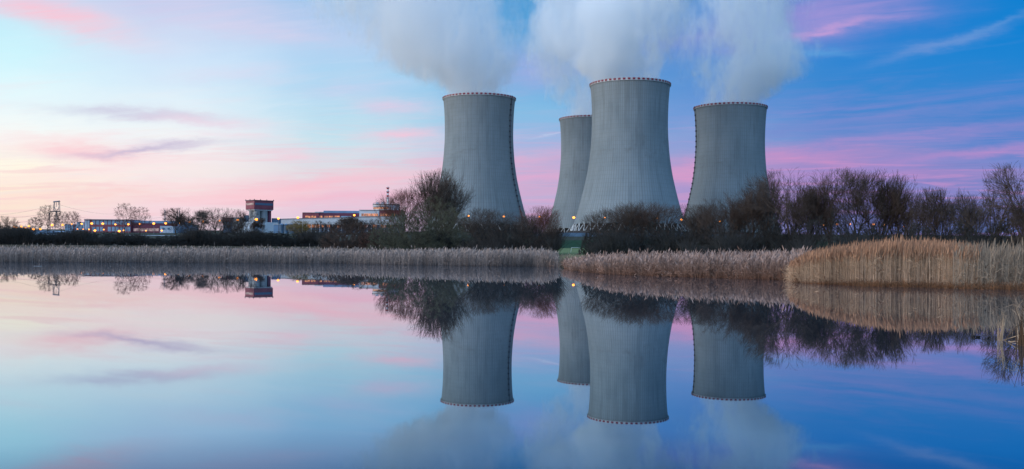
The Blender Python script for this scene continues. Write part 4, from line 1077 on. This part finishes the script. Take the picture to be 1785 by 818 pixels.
# long white hall with lit colonnade
b6 = building('long_white_hall', 590, 850, 'long white hall with an orange lit row of openings below its wall')
za, zc = P(485,382.4,850).z, P(660,377.6,850).z
xa, xb = P(485,382,850).x, P(700,378,850).x
zc2 = za+(zc-za)*(700-485)/(660-485.)
zlow = P(590,391.4,850).z
m = MB(); m.hexa([(xa,850,zlow),(xb,850,zlow),(xb,880,zlow),(xa,880,zlow),(xa,850,za),(xb,850,zc2),(xb,880,zc2),(xa,880,za)]); part(m, 'upper_wall', 'whiteclad', b6)
m = MB(); m.hexa([(xa-.3,849.4,za-.0),(xb+.3,849.4,zc2),(xb+.3,880,zc2),(xa-.3,880,za),(xa-.3,849.4,za+.35),(xb+.3,849.4,zc2+.35),(xb+.3,880,zc2+.35),(xa-.3,880,za+.35)]); part(m, 'roof_edge', 'steel', b6)
m = MB(); m.box(xa+1, xb-1, 853, 879, b6.location.z-1, zlow-.01); part(m, 'lower_wall', 'slateclad', b6)
for x in np.arange(490, 698, 7.5):
    p = P(x, 391, 850); m = MB(); m.box(p.x-.25, p.x+.25, 850, 850.6, b6.location.z-1, zlow-.01); part(m, 'column', 'whiteclad', b6)
for (x0,x1) in ((536,547),(548,558),(561,566),(570,575),(588,594),(626,632),(634,641),(650,657),(664,672),(676,682)):
    m = MB(); bx(m, x0, x1, 391.9, 396.8, 852.8, .1, .1); part(m, 'lit_opening', 'lit', b6)
# red roofed hall
b7 = building('red_hall', 577, 905, 'dark red hall with glowing windows and a blue roof behind the long white hall')
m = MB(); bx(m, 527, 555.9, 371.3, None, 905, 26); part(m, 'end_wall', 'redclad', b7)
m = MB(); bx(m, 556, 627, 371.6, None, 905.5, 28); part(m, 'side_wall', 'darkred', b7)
m = MB(); bx(m, 527.5, 556, 370.5, 371.3, 904.8, 26, .3); part(m, 'roof_edge', 'steel', b7)
m = MB(); bx(m, 564, 627, 367.6, 371.6, 909, 22); part(m, 'roof_monitor', 'blueclad', b7)
m = MB(); bx(m, 549, 564, 369.2, 370.5, 910, 16); part(m, 'roof_house', 'whiteclad', b7)
for x0,x1,dd in ((532,541,905),(543,551,905),(557,562,905.5),(565,571,905.5),(573,581,905.5),(583,592,905.5)):
    m = MB(); bx(m, x0, x1, 376.4, 380.0, dd-.02, .1, .1); part(m, 'lit_window', 'lit', b7)
m = MB(); bx(m, 594, 612, 376.8, 379.8, 905.48, .1, .1); part(m, 'panel_band', 'bluepanel', b7)
# turbine block
b8 = building('pale_station_block', 645, 885, 'pale block with a glowing window band left of the reactor building')
m = MB(); bx(m, 626.3, 661, 366.6, None, 885, 30); part(m, 'pale_wall', 'whiteclad', b8)
m = MB(); bx(m, 661.05, 700, 366.4, None, 885.4, 30); part(m, 'red_wall', 'redclad', b8)
m = MB(); bx(m, 626, 661.2, 366.0, 366.6, 884.6, 30, .4); part(m, 'roof_edge', 'steel', b8)
for x0 in np.arange(630, 659, 4.2): m = MB(); bx(m, x0, x0+3.6, 372.4, 377.0, 884.98, .1, .1); part(m, 'lit_window', 'lit', b8)
for x0 in np.arange(663, 680, 4.2): m = MB(); bx(m, x0, x0+3.4, 372.4, 377.0, 885.38, .1, .1); part(m, 'lit_window', 'lit', b8)
# reactor building
b9 = building('reactor_building', 673, 930, 'round pale reactor building behind the pale block')
c9 = P(673, 366, 930); r9 = 23*930/F; z9 = b9.location.z
zt9 = P(673,356.4,930).z-z9
m = MB(); m.lathe([(r9,0),(r9,zt9),(r9-.6,zt9),(r9-.6,zt9-.4),(0.01,zt9-.4)], n=48); m.build('drum', MAT['whiteclad'], b9, False)
m = MB(); m.lathe([(r9+.15,zt9-1.0),(r9+.45,zt9-1.0),(r9+.45,zt9-.4),(r9+.15,zt9-.4)], n=48); m.build('gallery', MAT['darksteel'], b9)
m = MB(); m.lathe([(r9+.12,P(673,365.4,930).z-z9),(r9+.12,P(673,362.0,930).z-z9)], n=24, a0=R(200), a1=R(285), close=False); m.build('lit_window_band', MAT['lit'], b9)
m = MB(); m.lathe([(r9+.3,P(673,362.0,930).z-z9),(r9+.3,P(673,360.8,930).z-z9)], n=24, a0=R(195), a1=R(290), close=False); m.build('canopy', MAT['slateclad'], b9)
m = MB()
for i in range(24):
    a = R(180+i*7.5); m.tube((r9*math.cos(a),r9*math.sin(a),zt9),(r9*math.cos(a),r9*math.sin(a),zt9+1.0),.09,n=4)
    a2 = a+R(7.5); m.tube((r9*math.cos(a),r9*math.sin(a),zt9+1.0),(r9*math.cos(a2),r9*math.sin(a2),zt9+1.0),.09,n=4)
m.build('railing', MAT['steel'], b9)
m = MB(); m.tube((-8,-4,zt9-.4),(-8,-4,zt9+1.6),1.3,1.3,12); m.tube((-3,-3,zt9-.4),(-3,-3,zt9+2.0),1.6,1.2,12); m.build('roof_plant', MAT['paleblue'], b9)
# chimney
x, z = ground_pt(676, 925); pt = P(676, 325.5, 925)
ch = empty('vent_chimney', (pt.x, 925, zt9+z9-.4), 'thin red and white banded chimney above the reactor building', 'chimney')
Hc = pt.z-(zt9+z9-.4)
m = MB(); m.tube((0,0,0),(0,0,Hc),.95,.72,16); m.build('stack', MAT['white'], ch)
for (y0,y1) in ((330.0,327.0),(337.0,333.6),(343.8,340.4)):
    za_, zb2 = P(676,y0,925).z-ch.location.z, P(676,y1,925).z-ch.location.z
    m = MB(); m.tube((0,0,za_),(0,0,zb2),.99,.96,16); m.build('red_band', MAT['red'], ch)
for y0 in (328.2, 335, 346): za_ = P(676,y0,925).z-ch.location.z; m = MB(); m.tube((0,0,za_),(0,0,za_+.5),1.7,1.7,14); m.build('platform', MAT['red' if y0 < 332 else 'steel'], ch)

# ---------------------------------------------------------------- pylon, masts, lines
def lattice(mb, p0, p1, w0, w1, n, r=.13):
    p0, p1 = Vector(p0), Vector(p1)
    for i in range(n):
        f0, f1 = i/n, (i+1)/n; a, b_ = p0.lerp(p1,f0), p0.lerp(p1,f1); wa, wb = w0+(w1-w0)*f0, w0+(w1-w0)*f1
        for s in ((-1,-1),(1,-1),(1,1),(-1,1)):
            mb.tube(a+Vector((s[0]*wa,s[1]*wa,0)), b_+Vector((s[0]*wb,s[1]*wb,0)), r, n=4, cap=False)
        sg = 1 if i % 2 else -1
        mb.tube(a+Vector((-sg*wa,-wa,0)), b_+Vector((sg*wb,-wb,0)), r*.8, n=4, cap=False)
        mb.tube(a+Vector((-sg*wa,wa,0)), b_+Vector((sg*wb,wb,0)), r*.8, n=4, cap=False)
DP = 600
x, z = ground_pt(98.5, DP)
py = empty('power_pylon', (x, DP, z), 'tall lattice portal pylon with a flat top bar at the far left', 'pylon')
def L(px_, y_): p = P(px_, y_, DP); return Vector((p.x-x, 0, p.z-z))
for s, (a, b_) in (('l', ((94.2,368.5),(94.6,352.2))), ('r', ((103.6,368.5),(103.2,352.2)))):
    m = MB(); lattice(m, L(*a), L(*b_), .38, .30, 7, .06); m.build('upper_leg', MAT['steel'], py)
m = MB(); lattice(m, L(93.4,352.6), L(104.0,351.6), .3, .3, 1, .10); m.tube(L(93.4,352.0), L(104.2,351.0), .45, n=6); m.build('top_bar', MAT['steel'], py)
m = MB(); m.tube(L(88.0,369.2), L(104.5,368.6), .32, n=6); m.build('cross_arm', MAT['darksteel'], py)
m = MB()
for a, b_ in (((94.4,361),(98.6,368.6)),((103.4,361),(98.6,368.6)),((98.8,353),(98.8,361))): m.tube(L(*a), L(*b_), .16, n=4)
m.build('bracing', MAT['steel'], py)
for a, b_ in (((98.6,368.8),(95.0,402)),((98.6,368.8),(102.6,402))):
    m = MB(); lattice(m, L(*a), L(*b_), .25, .5, 9, .06); m.build('lower_leg', MAT['steel'], py)
for pxx in (95.4, 98.8, 102.6):
    m = MB(); m.tube(L(pxx,353), L(pxx,357.4), .16, n=5); m.build('insulator', MAT['darksteel'], py)
for (px_, yt, D_, w, lab, mat_) in ((85.6,366.5,560,.75,'dark slender lattice mast inside the tall birch left of the pylon','darksteel'),
                            (287.0,362.0,760,.95,'lattice mast tapering up behind the roof of the factory hall','steel'),
                            (308.6,362.6,760,.4,'left one of the two thin masts behind the right end of the factory hall','steel'),
                            (312.6,362.0,760,.5,'right one of the two thin masts behind the right end of the factory hall','steel')):
    x_, z_ = ground_pt(px_, D_); h = P(px_,yt,D_).z-z_
    e = empty('lattice_mast', (x_, D_, z_), lab, 'mast', 'lattice masts')
    m = MB(); lattice(m, (0,0,-.5), (0,0,h*.9), w, w*.25, 12, .10); m.build('mast_frame', MAT[mat_], e)
    m = MB(); m.tube((0,0,h*.88),(0,0,h),.12,.05,5); m.build('spire', MAT[mat_], e)
def cable(a, b_, sag, lab, rad=.045):
    m = MB(); n = 24; a, b_ = Vector(a), Vector(b_); pts = []
    for i in range(n+1):
        f = i/n; p = a.lerp(b_, f); p.z -= sag*4*f*(1-f); pts.append(p)
    for p, q in zip(pts[:-1], pts[1:]): m.tube(p, q, rad, n=4, cap=False)
    o = m.build('power_line', MAT['darksteel']); tag(o, lab, 'power line', 'overhead power lines')
cable(P(94.5,357,DP), P(-60,374,760), 3, 'topmost overhead wire running left from the pylon')
cable(P(103,357,DP), P(200,373,1100), 2, 'thin wire sloping down right from the pylon top over the factory hall')
cable(P(88,369,DP), P(-60,364,520), 4, 'wire sagging toward the left edge from the pylon cross arm')
cable(P(94,377.5,DP), P(-40,388,DP), 2, 'lowest thin wire left of the pylon, dipping to the left edge')
cable(P(256,381,760), P(311,373,760), .8, 'short wire rising to the twin masts past the factory roof')
cable(P(104,369,DP), P(256,381,760), 4, 'wire from the pylon cross arm dropping toward the factory roof')

# ---------------------------------------------------------------- rails and walls on the field
def rail(px0, px1, py_, D, lab, mat_='paleblue', step=6, top=.28, cat='railing'):
    a, b_ = P(px0,py_,D), P(px1,py_,D); zb0 = gz((a.x+b_.x)/2, D)
    e = empty('guard_rail', ((a.x+b_.x)/2, D, zb0), lab, cat, 'guard rails along the field road')
    cx_ = (a.x+b_.x)/2
    m = MB(); m.box(a.x-cx_, b_.x-cx_, -.06, .06, a.z-zb0-top, a.z-zb0); m.build('rail_beam', MAT[mat_], e)
    n = int((b_.x-a.x)/step)
    for i in range(n+1):
        xx = a.x+(b_.x-a.x)*i/n-cx_; m = MB(); m.box(xx-.08, xx+.08, .062, .2, -.5, a.z-zb0+.15); m.build('rail_post', MAT['steel'], e)
rail(205, 306, 409.6, 485, 'long pale guard rail below the factory hall')
rail(40, 112, 408.2, 485, 'faint guard rail at the far left below the low shed')
rail(512, 672, 409.8, 482, 'thin grey guard rail below the orange lit colonnade')
a, b_ = P(930,405.6,640), P(1330,405.6,640); zz0 = gz((a.x+b_.x)/2, 640)
e = empty('perimeter_wall', ((a.x+b_.x)/2, 640, zz0), 'dark perimeter wall under the V legs of the towers', 'wall')
m = MB(); m.box(a.x-e.location.x, b_.x-e.location.x, 0, .4, -2.5, a.z-zz0); m.build('wall_panel', MAT['tank'], e)
m = MB(); m.box(a.x-e.location.x, b_.x-e.location.x, -.1, .5, a.z-zz0+.002, a.z-zz0+.3); m.build('coping', MAT['darksteel'], e)
# small white tube frame on the pale grass
a = P(995,444,150); z_ = gz(a.x,150); b_ = P(1012,444,150)
e = empty('tube_frame', (a.x,150,z_), 'small white tube frame standing on the pale grass of the green gap', 'frame')
wv = b_.x-a.x; hh = .75
m = MB(); m.tube((0,0,0),(0.1,0,hh),.03,n=6); m.build('post', MAT['white'], e)
m = MB(); m.tube((wv,0,0),(wv,0,hh),.03,n=6); m.build('post', MAT['white'], e)
m = MB(); m.tube((0.1,0,hh),(wv,0,hh),.03,n=6); m.build('crossbar', MAT['white'], e)

# ---------------------------------------------------------------- things on the water
def tuft(px, py_, D, n, h, lean, lab, seed, mat_, spread=.05, thick=.006):
    rs = random.Random(seed); p = P(px, py_, D)
    e = empty('reed_tuft', (p.x, D, 0), lab, 'reed tuft', None)
    S = []
    for i in range(n):
        x_, y_ = rs.gauss(0,spread), rs.gauss(0,spread); hh = h*rs.uniform(.55,1.05)
        lx, ly = lean+rs.gauss(0,.10), rs.gauss(0,.12); q0 = (x_,y_,-.15)
        for k in range(4):
            f = (k+1)/4; q1 = (x_+lx*hh*f**1.4, y_+ly*hh*f**1.4, hh*f)
            S.append((*q0,*q1,thick*(1-.2*k),thick*(1-.2*(k+1)))); q0 = q1
        if rs.random() < .4:    # folded leaf
            a_ = rs.uniform(0,6.28); q1 = (q0[0]+.18*math.cos(a_), q0[1]+.18*math.sin(a_), q0[2]-rs.uniform(.05,.3))
            S.append((*q0,*q1,thick*.6,thick*.3))
    link('stalks', seg_mesh('stalks', S, 5), mat_, e)
    return e
M_straw = simple('dry_straw', (.52,.36,.24), .8, .3, 3.0); M_black = simple('soaked_black', (.018,.014,.014), .8, .3, 3.0); M_brown = simple('wet_brown_stalk', (.10,.055,.03), .7, .3, 3.0)
tuft(1743, 596, 21.8, 16, .68, .16, 'fan of pale dry stalks standing in the water near the right edge', 1, M_straw, .035, .007)
tuft(1778, 603, 20.8, 9, .52, .02, 'short dark brown stalks in the water at the right edge', 2, M_brown, .03, .012)
tuft(1784, 604, 20.6, 7, .85, .0, 'thicker upright brown stalks cut by the right edge', 3, M_brown, .02, .013)
tuft(1792, 590, 22.6, 14, .9, -.25, 'pale stalks leaning in from beyond the right edge', 4, M_straw, .08, .007)
def stick(name, a, b_, r, lab, mat_, cat='broken reed'):
    m = MB(); a, b_ = Vector(a), Vector(b_); mid = a.lerp(b_,.55)+Vector((0,0,.02))
    m.tube(a, mid, r, r*.85, 6); m.tube(mid, b_, r*.85, r*.4, 6)
    o = m.build(name, mat_); tag(o, lab, cat, 'broken reeds lying on the water')
stick('broken_reed', P(1750,593,22), P(1800,580,21), .011, 'upper pale broken reed slanting up toward the right edge', M_straw)
stick('broken_reed', P(1758,595.5,21.6), P(1800,598,21), .008, 'pale broken reed lying flat on the water at the right edge', M_straw)
stick('broken_reed', P(1680,567,30), P(1699,591,22), .007, 'thin dark reed slanting down to the floating clumps', M_brown)
for k_, (qa, qb, r_, lb) in enumerate((
    (P(1747,597,21.6), P(1786,560,21.0), .006, 'long thin dark reed bowed up toward the right edge from the fan of stalks'),
    (P(1762,592,22.0), P(1786,604,20.8), .007, 'brown reed stem crossing below the two pale slanting ones'),
    (P(1752,600,21.2), P(1764,572,21.4), .005, 'short thin reed standing just right of the fan of pale stalks'),
    (P(1770,598,21.0), P(1774,556,21.2), .006, 'thin upright dark reed left of the brown stalks at the right edge'))):
    stick('broken_reed', qa, qb, r_, lb, M_brown)
def clump(px, py_, D, rr, lab, seed, two=False):
    rs = random.Random(seed); p = P(px, py_, D)
    e = empty('floating_clump', (p.x, D, 0), lab, 'floating clump', 'dark clumps floating near the right edge')
    def blob(cx_, r, sx, nm):
        m = MB(); n = 14
        prof = [(max(.001, r*math.cos(t)*rs.uniform(.85,1.1)), r*.75*math.sin(t)+.02) for t in np.linspace(-1.5,1.57,8)]
        m.lathe(prof, n=n); m.v = [(cx_+v[0]*sx*(1+.12*math.sin(5*v[1]/r+seed)), v[1], v[2]*(1+.15*math.sin(v[0]*40))) for v in m.v]
        m.build(nm, M_black, e, True)
    blob(0, rr, 1.0, 'seed_head')
    if two:
        blob(.11, rr*.8, 1.5, 'seed_head'); m = MB(); m.tube((-.01,0,.03),(.1,0,.03),.009,n=6); m.build('stem', M_black, e)
    m = MB(); m.tube((0,0,.02),(rs.uniform(-.06,.02),.02,.11),.005,.003,5); m.build('stem', M_black, e)
clump(1697, 590, 22.6, .045, 'dark pair of soaked seed heads joined by a short stem', 1, True)
clump(1723, 590.5, 22.4, .03, 'small single dark soaked seed head right of the joined pair', 2)
# flat pale strips on the water along the left reeds
def pale_strip(px0, px1, py_, dd, lab):
    D = CAMZ*F/(py_-HY-(px0-HX)*ROLL); rs = random.Random(int(px0)+7)
    a, b_ = P(px0,py_,D), P(px1,py_,D); n = 22; up_, lo_ = [], []
    for i in range(n+1):
        f = i/n; x_ = a.x+(b_.x-a.x)*f; w = dd*(math.sin(math.pi*f)**.5)*rs.uniform(.5,1)
        up_.append((x_, D+w)); lo_.append((x_, D-w*.6))
    ring = lo_+up_[::-1]; m = MB(); m.prism(ring, -.004, .006)
    o = m.build('thin_strip', simple('pale_grey_strip', (.45,.50,.56), .35, .2, .4)); tag(o, lab, 'pale_strip', 'pale slivers on the pond')
pale_strip(58, 73, 464.2, .5, 'short pale sliver floating off the left reeds')
pale_strip(-20, 72, 453.4, .7, 'long pale strip at the left edge in front of the reeds')
pale_strip(80, 180, 454.6, .4, 'thin broken pale strip right of the long one, along the left reeds')
